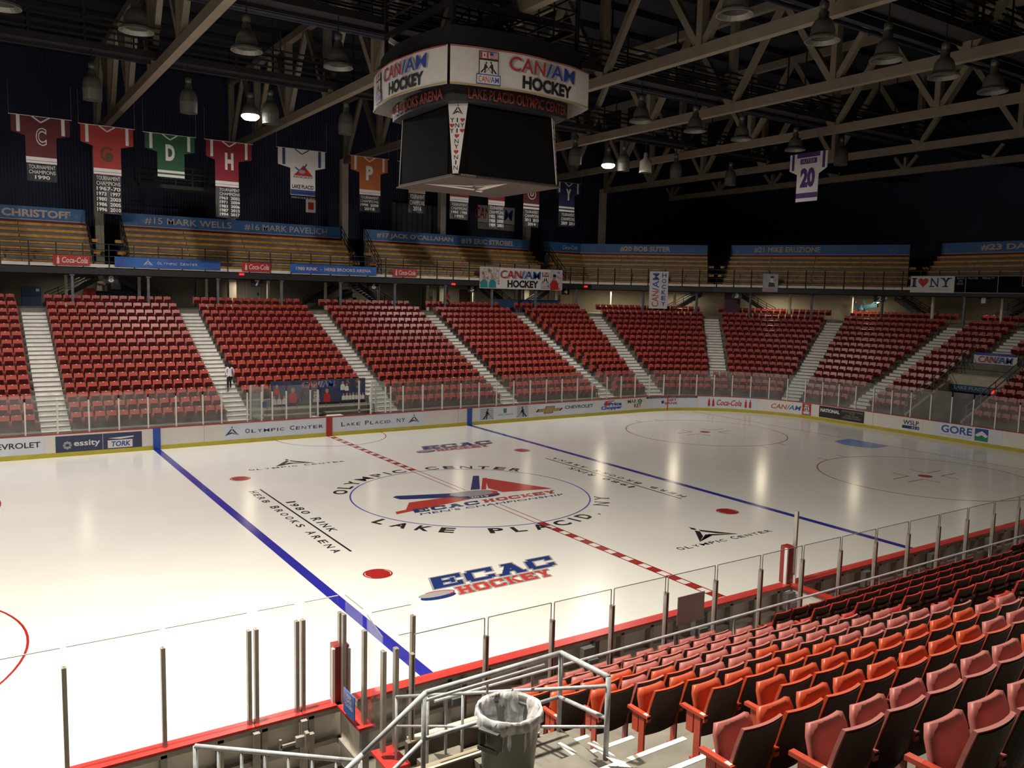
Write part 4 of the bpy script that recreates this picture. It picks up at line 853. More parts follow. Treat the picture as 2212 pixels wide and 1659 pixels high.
for si, (s0, s1) in enumerate(SECT):
    t = thing('bleacher', 'orange wooden bench bleacher on the balcony, '+WHR[si], 'bleacher', group='balcony bleachers')
    body = B(BGREY)
    for j in range(NROW):
        o0 = -3.25+BD*j; z = 9.0+.385*j
        for a, c in seg_split(s0, s1, 30):
            (xa, ya), _ = bf(a, o0); (xb, yb), nn = bf(c, o0); (xc, yc), _ = bf(c, o0+BD); (xd, yd), _ = bf(a, o0+BD)
            nn = bf((a+c)/2)[1]
            p = [Vector((*bf(a+.01)[0], 0))+Vector((*nn, 0))*oo for oo in (o0, o0+BD)]; q = [Vector((*bf(c-.01)[0], 0))+Vector((*nn, 0))*oo for oo in (o0, o0+BD)]
            body.add([(p[0].x, p[0].y, 8.95), (q[0].x, q[0].y, 8.95), (q[1].x, q[1].y, 8.95), (p[1].x, p[1].y, 8.95), (p[0].x, p[0].y, z+.2), (q[0].x, q[0].y, z+.2), (q[1].x, q[1].y, z+.2), (p[1].x, p[1].y, z+.2)], [(0, 1, 5, 4), (1, 2, 6, 5), (2, 3, 7, 6), (3, 0, 4, 7), (4, 5, 6, 7)])
        for a, c in seg_split(s0, s1, 3.7):
            nn = bf((a+c)/2)[1]; N = Vector((*nn, 0)); pa = Vector((*bf(a+.02)[0], 0)); pc = Vector((*bf(c-.02)[0], 0))
            b = B(WOOD); b.obox((pa+pc)/2+N*(o0+.10)+Vector((0, 0, z+.305)), (pc-pa)/2, N*.16, Vector((0, 0, .085))); b.build('plank', t)
    body.build('riser', t)
    for e in (s0, s1):        # end railings
        nn = Vector((*bf(e)[1], 0)); p = Vector((*bf(e)[0], 0)); b = B(BLK)
        for dz in (.45, .8, 1.15): b.beam(p+nn*-3.4+Vector((0, 0, 9.0+dz)), p+nn*-.2+Vector((0, 0, 11.7+dz)), .04, .04)
        for k in range(6): oo = -3.4+.64*k; zz = 9.0+(oo+3.4)*.84; b.beam(p+nn*oo+Vector((0, 0, zz)), p+nn*oo+Vector((0, 0, zz+1.15)), .04, .04)
        b.build('end_rail', t)
        for k in range(6):
            d_ = Vector((*bf(e+.5)[0], 0))-Vector((*bf(e-.5)[0], 0)); d_.normalize(); sg_ = 1 if e == s1 else -1
            if k % 2 == 0: b = B(WOOD); b.obox(p+nn*(-3.2+BD*k)+d_*(sg_*-.0+.28*sg_)+Vector((0, 0, 9.2+.385*k)), d_*.24, nn*.18, Vector((0, 0, .10))); b.build('end_step', t)
    bn = thing('name_banner', 'long blue name banner behind the balcony bleachers '+WHB[si], 'banner', group='name banners')
    b = B(BANB); b2 = B(WHT); b3 = B(MARO); bb = B(BLK)
    for a, c in seg_split(s0, s1, 40):
        nn = bf((a+c)/2)[1]; N = Vector((*nn, 0)); pa = Vector((*bf(a)[0], 0)); pc = Vector((*bf(c)[0], 0)); M_ = (pa+pc)/2; D_ = (pc-pa)/2
        b.obox(M_-N*.05+Vector((0, 0, 12.34)), D_, N*.01, Vector((0, 0, .40))); b2.obox(M_-N*.055+Vector((0, 0, 11.92)), D_, N*.01, Vector((0, 0, .02))); b3.obox(M_-N*.05+Vector((0, 0, 11.80)), D_, N*.01, Vector((0, 0, .10))); bb.obox(M_+Vector((0, 0, 11.7)), D_, N*.03, Vector((0, 0, 1.0)))
    b.build('cloth', bn); b2.build('stripe', bn); b3.build('stripe', bn); bb.build('backing', bn)
    fbn = PathFr(lambda u, n, s0=s0: bf(s0+u, -.062-n)[0], 0); bt = B(BANT); Ls = s1-s0
    for txt, a, c in NAMES[si]: ptext(bt, fbn, txt, a*Ls, 12.08, c*Ls, 12.56, .004, .035)
    bt.build('lettering', bn)
    if si == 3: b = B(WHT); ptext(b, fbn, 'Coca-Cola', .13*Ls, 12.15, .24*Ls, 12.52, .004, .01, .2); b.build('lettering', bn)
    b = B(mat('star_pale_blue', (.10, .25, .50), rough=.5, noise=.1))
    for k in range(14):
        u = random.choice([random.uniform(.01, .10), random.uniform(.88, .98)])*Ls; v = 12.02+random.uniform(0, .3); r = random.uniform(.08, .2); P = []
        for i in range(10): rr = r if i % 2 == 0 else r*.4; P.append((u+rr*cos(pi/2+i*pi/5), v+rr*sin(pi/2+i*pi/5)))
        ppoly(b, fbn, P, .002+.0003*k)
    b.build('star_print', bn)
# end stairs gaps: dark wall behind the openings is the back wall itself
# signs on the balcony front
def fsign(name, label, s0, s1, z0, z1, M):
    (xa, ya), nn = ff(s0, -.06); (xb, yb), _ = ff(s1, -.06); X = Vector((xb-xa, yb-ya, 0)).normalized(); L = hypot(xb-xa, yb-ya)
    t = thing(name, label, 'sign'); F_ = Fr((xa, ya, z0), X, (0, 0, 1)); b = B(M); c = Vector((xa+xb, ya+yb, z0+z1))/2; N_ = Vector((X.y, -X.x, 0))
    b.obox(c-N_*.015, X*L/2, N_*.012, Vector((0, 0, (z1-z0)/2))); b.build('panel', t); return t, F_, L, z1-z0
SREDM = mat('sign_red', (.55, .035, .035), rough=.4, noise=.04)
for x0, x1, lb in ((-11.75, -9.75, 'small red soda sign with bottle on balcony front, leftmost'), (-.45, 1.5, 'small red soda sign with bottle right of the long blue sign, above section number 7'), (10.8, 12.8, 'small red soda sign with bottle left of the big white hockey banner')):
    t, F_, L, H_ = fsign('soda_sign', lb, x0+34, x1+34, 9.07, 9.68, SREDM); b = B(WHT); cbottle(b, F_, .27, .08, H_-.14, .004); ptext(b, F_, 'Coca-Cola', .45, .14, L-.12, H_-.12, .004, .02, .12); b.build('lettering', t)
SBL = mat('sign_gradient_blue', (.03, .17, .55), rough=.4, noise=.25, scale=.8, tone=(.03, .08, .40))
t, F_, L, H_ = fsign('venue_sign', 'long blue sign with torch mark and white lettering on balcony front', 34-8.35, 34-1.88, 9.08, 9.70, SBL); b = B(WHT); centre_mark(b, F_, 1.95, .14, .62, .42, .004)
spaced(b, F_, 'OLYMPIC CENTER', 2.5, 5.0, .22, .18, .14, .004, .01)
b.build('lettering', t)
t, F_, L, H_ = fsign('rink_name_sign', 'blue sign reading 1980 rink herb brooks arena on balcony front', 34+2.9, 34+9.45, 9.08, 9.70, SBL); b = B(mat('pale_pink_letter', (.78, .62, .62), rough=.5, noise=.03)); ptext(b, F_, '1980 RINK  -  HERB BROOKS ARENA', .4, .20, L-.45, .44, .004, .02); b.build('lettering', t)
# big white hockey banner hanging over the balcony front
t, F_, L, H_ = fsign('hockey_banner', 'big white hockey banner with crowd photos and red, blue and black lettering', 34+18.45, 34+26.75, 8.38, 10.10, WHT); t['category'] = 'banner'
CR1 = photo_mat('crowd_photo_pale', [(.10, .09, .10), (.40, .30, .16), (.55, .50, .46), (.62, .60, .62), (.25, .10, .10)], 3.2); b = B(CR1); prect(b, F_, .02, .35, 1.9, 1.68, .003); b.build('crowd_photo', t)
b = B(mat('print_teal', (.03, .26, .30), rough=.5, noise=.3)); 
for u in (.4, 1.2): ppoly(b, F_, [(u-.36, .05), (u+.38, .05), (u+.33, .55), (u+.12, .72), (u-.12, .72), (u-.33, .5)], .005)
b.build('figure_print', t); b = B(SKN); pdisc(b, F_, .4, .9, .14, .2, .007, 12); pdisc(b, F_, 1.2, .9, .14, .2, .007, 12); pdisc(b, F_, 7.45, 1.02, .15, .2, .007, 12); b.build('face_print', t)
b = B(photo_mat('crowd_photo_red', [(.30, .10, .12), (.50, .40, .45), (.60, .60, .66), (.30, .14, .20)], 3.0)); prect(b, F_, 7.0, .05, 8.25, 1.66, .003); b.build('crowd_photo', t)
b = B(PRED); ppoly(b, F_, [(7.05, .0), (7.95, .05), (7.85, .6), (7.6, .85), (7.25, .85), (7.0, .5)], .005); b.m(PBLK); pdisc(b, F_, 7.45, 1.22, .18, .13, .009, 12); b.build('figure_print', t)
canam(F_, t, 1.95, .12, 5.95, 1.52); e1, e2, e3, e4 = B(WHT), B(PRED), B(PBLUE), B(PBLK); emblem((e1, e2, e3, e4), F_, 6.15, .12, .72, 1.36)
for q in (e1, e2, e3, e4): q.build('emblem', t)
t, F_, L, H_ = fsign('vertical_banner', 'tall white vertical banner with sideways red and blue letters over balcony edge', 69.07, 70.66, 7.02, 10.22, WHT); t['category'] = 'banner'
FV = Fr(F_.p(L*.52, .15), (0, 0, 1), -F_.X); b = B(PRED); ptext(b, FV, 'CAN', .0, -.0, 1.35, .58, .006, .04); b.build('lettering', t); b = B(PBLUE); ptext(b, FV, '/AM', 1.38, 0, 2.9, .58, .006, .04)
for i, c in enumerate('HOCKEY'): ptext(b, F_, c, L*.66, H_-.52-.49*i, L*.90, H_-.14-.49*i, .006, .03)
b.build('lettering', t)
t, F_, L, H_ = fsign('portrait_banner', 'small pale portrait banner with a player print on balcony front', 78.6, 79.83, 8.66, 10.14, mat('banner_pale_grey', (.42, .41, .45), rough=.6, noise=.15, scale=2)); t['category'] = 'banner'
b = B(WHT); figure(b, b, F_, .72, .55, .75); b.build('figure_print', t); b = B(PBLK); ppoly(b, F_, [(.45, .42), (1.0, .42), (.9, .75), (.5, .8)], .008); pdisc(b, F_, .74, 1.22, .16, .10, .009, 12); b.build('figure_print', t); b = B(PRED); ptext(b, F_, 'Coca-Cola', .08, .12, .9, .32, .008, .0, .2); b.build('lettering', t)
t, F_, L, H_ = fsign('state_sign', 'white sign reading I heart NY on balcony front at right', 89.98, 93.4, 8.82, 10.06, WHT); b = B(PNAVY); ptext(b, F_, 'I', .18, .42, .42, 1.10, .006, .05)
for x0, x1, y0, y1 in ((.08, .52, .42, .50), (.08, .52, 1.02, 1.10), (1.50, 1.9, .42, .5), (2.5, 2.95, .42, .5), (2.35, 2.65, 1.02, 1.10), (2.85, 3.2, 1.02, 1.1)): prect(b, F_, x0, y0, x1, y1, .006)
ptext(b, F_, 'N', 1.6, .42, 2.2, 1.10, .006, .05); ptext(b, F_, 'Y', 2.45, .42, 3.08, 1.10, .006, .05); b.build('lettering', t); b = B(PRED); heart(b, F_, 1.02, .78, .40, .006); b.build('heart', t); b = B(PGREY); ptext(b, F_, 'iloveny.com', 1.55, .14, 3.0, .32, .006, .0); b.build('lettering', t)
t, F_, L, H_ = fsign('penalty_scoreboard', 'black penalty scoreboard with pale frames right of the I heart NY sign', 93.4, 99.5, 8.82, 10.06, SCRN); b = B(PGREY)
for u in (0, .82, 3.1, 5.4): prect(b, F_, u-.02, 0, u+.02, H_, .008)
prect(b, F_, 0, 0, L, .04, .008); prect(b, F_, 0, H_-.04, L, H_, .008); ptext(b, F_, 'SHOTS\nON\nGOAL', .15, .6, .7, 1.14, .008, .01); ptext(b, F_, 'PLAYER', 1.0, 1.0, 1.7, 1.14, .008, .01); ptext(b, F_, 'PENALTY', 2.0, 1.0, 2.85, 1.14, .008, .01); b.build('frame_print', t)
b = B(mat('score_orange', (.35, .09, .02), rough=.5, noise=.1)); prect(b, F_, 4.7, .55, 4.76, 1.2, .009); prect(b, F_, 4.7, .5, 5.3, .56, .009); b.build('digit', t)
# section numbers and exit lights under the balcony
for s_, n_ in ((25.5, '8'), (34.75, '7'), (43.5, '6'), (52.1, '5'), (61.6, '4'), (76.4, '3'), (87.6, '2'), (95.3, '1')):
    (x, y), nn = ff(s_, .55); X = Vector((nn[1], -nn[0], 0)); t = thing('section_number', 'hanging sign number '+n_+', black with white digit, '+{'8': 'leftmost under the balcony', '7': 'above grey doors under a red soda sign', '6': 'left of the third red soda sign', '5': 'left of the big white hockey banner', '4': 'right of the big white hockey banner', '3': 'left of the small portrait banner', '2': 'left of the I heart NY sign', '1': 'below the penalty scoreboard'}[n_], 'sign'); b = B(PBLK); b.obox((x, y, 8.30), X*.42, Vector((*nn, 0))*.03, Vector((0, 0, .27))); b.build('panel', t)
    Fq = Fr(Vector((x, y, 8.30))-Vector((*nn, 0))*.034, X, (0, 0, 1)); b = B(WHT); ptext(b, Fq, n_, -.16, -.2, .16, .2, .004, .04); b.build('number', t)
for s_, z, lb in ((33.5, 8.98, 'below the second red soda sign'), (50.0, 8.75, 'just left of the big white hockey banner'), (63.3, 8.90, 'right of the big white hockey banner')):
    (x, y), nn = ff(s_, -.12); b = B(EXITR); b.obox((x, y, z-.12), Vector((nn[1], -nn[0], 0))*.16, Vector((*nn, 0))*.03, Vector((0, 0, .07))); tag(b.build('exit_light'), 'small red exit light on balcony edge '+lb, 'exit light')

# ------------------------------------------------------------------ concourse: posts, walls, stairs, counters
for i in range(14):
    x = -23.79+4.36*i
    if x > 29: break
b = B(BLUST); b.box(-.075, .075, -.075, .075, RAISE, 8.6); b.box(-.14, .14, -.14, .14, 8.45, 8.56); pm1 = b.mesh('steel_post')
b = B(mat('post_cream', (.80, .80, .68), rough=.4, noise=.05)); b.box(-.085, .085, -.085, .085, RAISE, 8.5); pm2 = b.mesh('steel_post')
PORD = ['leftmost', 'second from the left', 'third from the left', 'fourth from the left', 'fifth from the left', 'sixth from the left', 'seventh from the left', 'eighth from the left', 'ninth from the left', 'tenth from the left', 'eleventh from the left', 'twelfth from the left', 'thirteenth from the left', 'fourteenth from the left', 'fifteenth from the left', 'sixteenth from the left', 'seventeenth from the left']
posts = [((-10.73+4.36*i, 30.25), 'b') for i in range(10)]+[((33.6, 27.2), 'b'), ((37.0, 24.1), 'b'), ((39.6, 20.4), 'b'), ((42.2, 16.2), 'b'), ((44.9, 11.6), 'b'), ((45.2, 5.2), 'b'), ((45.2, .8), 'b')]
for i, ((x, y), _) in enumerate(posts):
    o = child('steel_post', pm1, None, (x, y, 0)); tag(o, 'blue-grey steel post behind the top seat row, '+PORD[i], 'post', 'balcony front posts')
posts2 = [(-10.81+4.36*i, 33.0) for i in range(10)]+[(33.2, 31.0), (37.2, 27.0), (40.6, 23.6), (43.0, 19.0), (45.6, 14.8), (46.6, 8.4), (46.6, 3.2)]
for i, (x, y) in enumerate(posts2):
    o = child('steel_post', pm2, None, (x, y, 0)); tag(o, 'cream-white post deeper in the concourse, '+PORD[i], 'post', 'concourse posts')
b = B(GREYW); b.box(-46, 27, 36.6, 36.8, RAISE, 8.9); struct('wall_back', b)
b = B(BEIGE); polystrip(b, -.9, -1.1, RAISE, 8.9, [(27, 35.7), (32.6, 35.7), (41.9, 26.5), (50.2, 12.0), (50.2, -22)]); struct('wall_concourse', b)
b = B(MT['grey_wall'])
for x0, x1, z0, z1 in ((-14, -13.5, 7.6, 7.65), (-5.2, 26.9, 7.55, 7.62)): b.box(x0, x1, 36.55, 36.6, z0, z1)
struct('trim_1', b)
b = B(NAVY); b.box(-46, 56, 37.0, 37.2, 8.9, 23.2); struct('wall_far', b)
b = B(NAVY); b.box(53.5, 53.7, -42, 37, 6, 23.2); struct('wall_right', b)
b = B(NAVYP); b.box(-46.2, -46, -42, 40, 0, 23.2); struct('wall_left', b)
b = B(NAVYP); b.box(-46, 56, -42.2, -42, 0, 23.2); struct('wall_near', b)
b = B(NAVYP); b.box(-46, 56, 37.2, 40.2, 0, 8.9); struct('wall_rear', b)
b = B(ROOF); b.box(-46.2, 56, -42.2, 40.2, 23.2, 23.4); struct('ceiling', b)
b = B(mat('curtain_grey_blue', (.07, .075, .095), rough=.7, noise=.25, scale=3)); b.slab(lambda u, v: ((13.6+4.6*u, 36.3+.06*sin(u*60), 12.4+2.9*v), (0, -1, 0)), 60, 1, .05); o = b.build('folded_curtain'); tag(o, 'grey-blue ribbed panel on far wall under the scoreboard', 'wall panel')
DOORB = mat('door_brown', (.06, .03, .028), rough=.4, noise=.15); DOORG = mat('door_grey', (.22, .22, .24), rough=.4, noise=.1)
for i, (x0, x1, M, z1) in enumerate([(-1.9, -.95, DOORG, 8.4), (1.7, 2.7, DOORG, 8.4), (16.6, 17.7, DOORB, 8.3), (20.3, 21.5, DOORB, 8.3), (30.2, 31.5, DOORB, 8.0)]):
    d = sempty('door_%d' % (i+1)); b = B(M); b.box(x0, x1, 36.5, 36.58, RAISE, z1); b.build('leaf', d); b = B(PGREY); b.box(x0-.06, x0, 36.48, 36.6, RAISE, z1+.06); b.box(x1, x1+.06, 36.48, 36.6, RAISE, z1+.06); b.box(x0, x1, 36.48, 36.6, z1, z1+.06); b.build('frame', d); b = B(BLK); b.box(x1-.2, x1-.1, 36.44, 36.5, 7.4, 7.6); b.build('handle', d)
BCNT = mat('counter_blue', (.03, .075, .19), rough=.5, noise=.15)
def stair(x0, x1, y, up, lb):      # steel stair from concourse to balcony, rising from x0 to x1
    t = thing('steel_stair', lb, 'stairs'); b = B(BLK); n = 13; dx = (x1-x0)/n
    for i in range(n): b.box(min(x0+dx*i, x0+dx*(i+1)), max(x0+dx*i, x0+dx*(i+1)), y-.6, y+.6, RAISE+.145*i+.08, RAISE+.145*(i+1))
    b.build('tread', t)
    b = B(mat('stringer_blue_black', (.03, .035, .055), rough=.5, noise=.2))
    for yy in (y-.64, y+.64): b.beam((x0, yy, RAISE+.05), (x1, yy, RAISE+1.9), .06, .34)
    b.build('stringer', t); b = B(BLK)
    for yy in (y-.66,):
        for h_ in (.35, .55, .75): b.beam((x0, yy, RAISE+.1+h_), (x1, yy, RAISE+1.7+h_), .045, .045)
        for i in range(5): xx = x0+(x1-x0)*i/4; zz = RAISE+.1+1.6*i/4; b.beam((xx, yy, zz), (xx, yy, zz+.75), .045, .045)
    b.build('stair_rail', t)
SL = [(-12.0, -8.9, 'leftmost, rising right behind the number 8 seats'), (-4.5, -7.6, 'rising left, right of number 8 counter'), (5.0, 8.0, 'rising right before number 6'), (12.4, 9.5, 'rising left just right of number 6'), (24.2, 21.4, 'rising left behind the hockey banner'), (24.9, 27.8, 'behind the hockey banner rising right')]
for x0, x1, lb in SL: stair(x0, x1, 34.0, 1, 'dark steel stair up to the balcony, '+lb)
def stair_at(P, dirv, lb):
    t = thing('steel_stair', lb, 'stairs', (P[0], P[1], 0), atan2(dirv[1], dirv[0])); b = B(BLK)
    for i in range(13): b.box(.23*i, .23*(i+1), -.6, .6, RAISE+.145*i+.08, RAISE+.145*(i+1))
    b.build('tread', t); b = B(MT['stringer_blue_black'])
    for yy in (-.64, .64): b.beam((0, yy, RAISE+.05), (3.0, yy, RAISE+1.9), .06, .34)
    b.build('stringer', t); b = B(BLK)
    for h_ in (.35, .55, .75):
        for yy in (-.66, .66): b.beam((0, yy, RAISE+.1+h_), (3.0, yy, RAISE+1.7+h_), .045, .045)
    for i in range(5):
        for yy in (-.66, .66): b.beam((.75*i, yy, RAISE+.1+.4*i), (.75*i, yy, RAISE+.85+.4*i), .045, .045)
    b.build('stair_rail', t)
stair_at((43.6, 21.0), (-.62, .78), 'dark steel stair right of section number 3'); stair_at((37.9, 28.6), (.6, -.75), 'dark steel stair left of section number 3'); stair_at((48.7, 9.4), (-.1, 1), 'dim steel stair right of section number 2'); stair_at((48.7, 5.0), (0, -1), 'dim steel stair at the right under the penalty scoreboard')
for x0, x1, y, lb in ((-9.6, -6.9, 33.9, 'blue concession counter under number 8'), (21.2, 23.2, 31.6, 'blue counter below the white hockey banner, left one'), (24.0, 27.8, 31.9, 'blue counter below the white hockey banner, right one')):
    t = thing('concession_counter', lb, 'counter'); b = B(BCNT); b.box(x0, x1, y, y+.7, RAISE, RAISE+1.02); b.build('counter_body', t); b = B(mat('counter_top_navy', (.05, .09, .16), rough=.4, noise=.1)); b.box(x0-.05, x1+.05, y-.06, y+.76, RAISE+1.02, RAISE+1.07); b.build('counter_top', t)
b = B(BCNT); b.box(-13.2, -12.1, 34.6, 35.2, RAISE, RAISE+1.25); b.m(WHT); b.box(-12.4, -12.2, 34.59, 34.6, RAISE+.95, RAISE+1.12); tag(b.build('blue_cabinet'), 'blue cabinet with a white label at far left in the concourse', 'cabinet')
t = thing('popcorn_machine', 'popcorn machine on the number 8 counter', 'machine', (-7.7, 34.25, RAISE+1.07)); b = B(BLK); b.box(-.28, .28, -.22, .22, 0, .12); b.box(-.28, .28, -.22, .22, .62, .74); b.build('case', t); b = B(mat('machine_glass', (.35, .40, .42), rough=.1, noise=.1)); b.box(-.25, .25, -.2, .2, .12, .62); b.build('window', t)
for i, x in enumerate((-8.3, -8.55)): b = B(mat('steel_pot', (.55, .45, .36), rough=.3, metal=.5, noise=.1)); b.lathe([(0, 0), (.12, 0), (.12, .36), (.09, .40), (0, .40)], 14, (x, 34.2, RAISE+1.07)); tag(b.build('urn'), ('left' if i else 'right')+' metal urn on the number 8 counter', 'urn')
t = thing('vending_cart', 'dark popcorn cart with glass window left of number 6', 'cart', (9.1, 34.8, RAISE)); b = B(BLK); b.box(-.7, .7, -.3, .3, .9, .96); b.box(-.66, -.62, -.3, .3, 0, .9); b.box(.62, .66, -.3, .3, 0, .9); b.box(-.35, .35, -.25, .25, .96, 1.5); b.build('cart_body', t); b = B(MT['machine_glass']); b.box(0, .5, -.22, .22, 1.1, 1.65); b.build('window', t)
b = B(SREDM); b.box(-.9, 0, -.4, .4, 0, 1.0) if 0 else b.add([(-9.9, 33.2, RAISE), (-9.0, 33.2, RAISE), (-9.1, 33.2, RAISE+1.25), (-9.75, 33.2, RAISE+1.25), (-9.9, 33.6, RAISE), (-9.0, 33.6, RAISE), (-9.1, 33.6, RAISE+1.25), (-9.75, 33.6, RAISE+1.25)], [(0, 1, 2, 3), (5, 4, 7, 6), (0, 3, 7, 4), (1, 5, 6, 2), (3, 2, 6, 7)]); tag(b.build('red_bin'), 'bright red tapered bin behind the number 8 seats', 'bin')
b = B(mat('maroon_panel', (.07, .02, .04), rough=.6, noise=.1)); b.obox((39.6, 22.4, 7.5), Vector((.45, -.5, 0)), Vector((.03, .03, 0)), Vector((0, 0, 1.05))); tag(b.build('maroon_panel'), 'dark maroon post panel left of section number 3', 'panel')
t = thing('ski_sculpture', 'blue-green sculpture of a skater with pale bar in front of the lit wall', 'sculpture', (47.4, 14.2, RAISE)); b = B(mat('sculpture_blue', (.03, .09, .12), rough=.4, noise=.3)); b.lathe([(0, 0), (.25, .0), (.12, .5), (.3, .9), (.1, 1.3), (0, 1.35)], 10, (0, .9, 0)); b.beam((0, .9, 1.1), (0, -.6, 1.3), .2, .3); b.beam((0, .5, 1.3), (0, .8, 1.8), .12, .12); b.beam((0, 0, 1.3), (0, -.8, 1.9), .14, .14); b.beam((0, 1.1, .9), (0, 1.5, 1.4), .14, .14); b.lathe([(0, 0), (.14, .1), (.12, .25), (0, .3)], 10, (0, 1.5, 1.35)); b.build('figure', t); b = B(WHT); b.beam((-.1, -.6, 1.5), (-.1, -1.5, 2.0), .16, .16); b.build('bar', t); b = B(BLK); b.box(-.2, .2, .6, 1.2, -.0, .05); b.build('base', t)

# ------------------------------------------------------------------ tunnel at the right end
tn = thing('player_tunnel', 'concrete player tunnel cut into the right end seats with beige side walls', 'tunnel')
b = B(BEIGE); b.add([(33.5, 2.05, 0), (38.6, 2.05, 0), (38.6, 2.05, 3.1), (33.5, 2.05, .95), (33.5, 2.25, 0), (38.6, 2.25, 0), (38.6, 2.25, 3.1), (33.5, 2.25, .95)], [(0, 1, 2, 3), (4, 7, 6, 5), (3, 2, 6, 7), (0, 3, 7, 4)]); b.build('side_wall', tn)
b = B(BEIGE); b.add([(33.5, -1.5, 0), (38.6, -1.5, 0), (38.6, -1.5, 3.1), (33.5, -1.5, .95), (33.5, -1.35, 0), (38.6, -1.35, 0), (38.6, -1.35, 3.1), (33.5, -1.35, .95)], [(0, 3, 2, 1), (4, 5, 6, 7), (3, 7, 6, 2), (0, 4, 7, 3)]); b.build('side_wall', tn)
b = B(CREAM); b.box(38.3, 38.6, -1.5, 2.2, 2.72, 3.34); b.box(38.6, 41.2, -1.5, 2.2, 3.30, 3.38); b.box(40.9, 41.1, -1.2, 2.4, 3.3, 3.95); b.build('head_wall', tn)
b = B(mat('tunnel_banner_blue', (.02, .07, .16), rough=.5, noise=.2)); b.box(38.2, 38.3, -1.5, 2.1, 2.3, 2.72); o = b.build('banner_strip', tn); fr = Fr((38.19, 2.0, 2.38), (0, -1, 0), (0, 0, 1)); b = B(PGREY); ptext(b, fr, 'LAKE PLACID, NY', .3, .02, 3.2, .26, .004, .01); b.build('lettering', tn)
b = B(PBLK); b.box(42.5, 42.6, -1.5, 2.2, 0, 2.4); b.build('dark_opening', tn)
b = B(EXITR); b.box(37.9, 37.96, -1.25, -.85, 2.35, 2.60); b.build('exit_light', tn); b = B(TUBE); b.lathe([(0, 0), (.06, .03), (.06, .09), (0, .12)], 10, (38.0, -1.0, 1.6)); b.build('small_lamp', tn)
for yy in (2.3, -1.6):
    b = B(BLUST)
    for h_ in (.6, 1.0): b.beam((33.6, yy, .9+h_), (41.6, yy, 4.3+h_), .05, .05)
    for i in range(6): xx = 33.6+1.6*i; zz = .9+.68*i; b.beam((xx, yy, zz), (xx, yy, zz+1.0), .045, .045)
    b.build('tunnel_rail', tn)
t = thing('tunnel_sign', 'white and blue hockey sign above the player tunnel at right', 'sign'); b = B(WHT); b.box(40.85, 40.9, -.85, 1.95, 4.05, 4.62); b.build('panel', t); b = B(PBLUE); b.box(40.84, 40.9, -.85, 1.95, 3.80, 4.06); b.box(40.84, 40.9, -.75, 1.85, 4.60, 4.78); b.build('panel', t)
fr = Fr((40.84, 1.95, 3.8), (0, -1, 0), (0, 0, 1)); canam(fr, t, .3, .33, 2.5, .76, hockey=False); b = B(PGREY); ptext(b, fr, 'HOCKEY', .5, .05, 2.5, .22, .008, .02); ptext(b, fr, 'WELCOME TO', 1.0, .85, 1.8, .93, .008, .0); b.build('lettering', t)

# ------------------------------------------------------------------ roof columns, trusses, catwalks
colx = [.2+8.72*k for k in range(-2, 5)]
for i, x in enumerate(colx):
    b = B(COLM); b.box(x-.26, x+.26, 34.74, 34.80, RAISE, 18.1); b.box(x-.26, x+.26, 35.2, 35.26, RAISE, 18.1); b.box(x-.04, x+.04, 34.8, 35.2, RAISE, 18.1); tag(b.build('roof_column'), 'tall cream steel roof column, '+PORD[i]+' along far wall', 'column', 'roof columns')
TN = ['far left beyond the frame', 'nearest left, ending at the leftmost column', 'above the red centre line behind the left of the scoreboard', 'passing just right of the scoreboard', 'second to the right of scoreboard', 'third to the right of scoreboard', 'fourth to the right of scoreboard', 'last one at the right wall']
for ti, x in enumerate([.2+8.72*k for k in range(-2, 6)]):
    t = thing('roof_truss', 'beige steel roof truss '+TN[ti], 'truss', group='roof trusses')
    nodes = [3.55+6.22*k for k in range(-6, 6)]
    y0_, y1_ = -34, 35
    def piece(nm, p, q, w_, h_): b = B(TRUSS); b.beam(p, q, w_, h_); b.build(nm, t)
    piece('bottom_chord', (x, y0_, 17.93), (x, y1_, 17.93), .36, .46)
    if x < 42:
        piece('top_chord', (x, y0_, 22.5), (x, y1_, 22.5), .36, .42)
        for y in nodes:
            if y0_ < y < y1_:
                piece('vertical', (x, y, 18.1), (x, y, 22.4), .30, .40)
                for sg in (-1, 1):
                    yt = y+sg*3.11
                    if y0_ < yt < y1_: piece('diagonal', (x, y+sg*.15, 18.15), (x, yt-sg*.1, 22.35), .26, .30)
    else:
        for y in nodes:
            piece('vertical', (x, y, 18.1), (x, y, 19.0), .2, .3)
            for sg in (-1, 1): piece('diagonal', (x, y+sg*.15, 18.15), (x, y+sg*.9, 19.05), .18, .24)
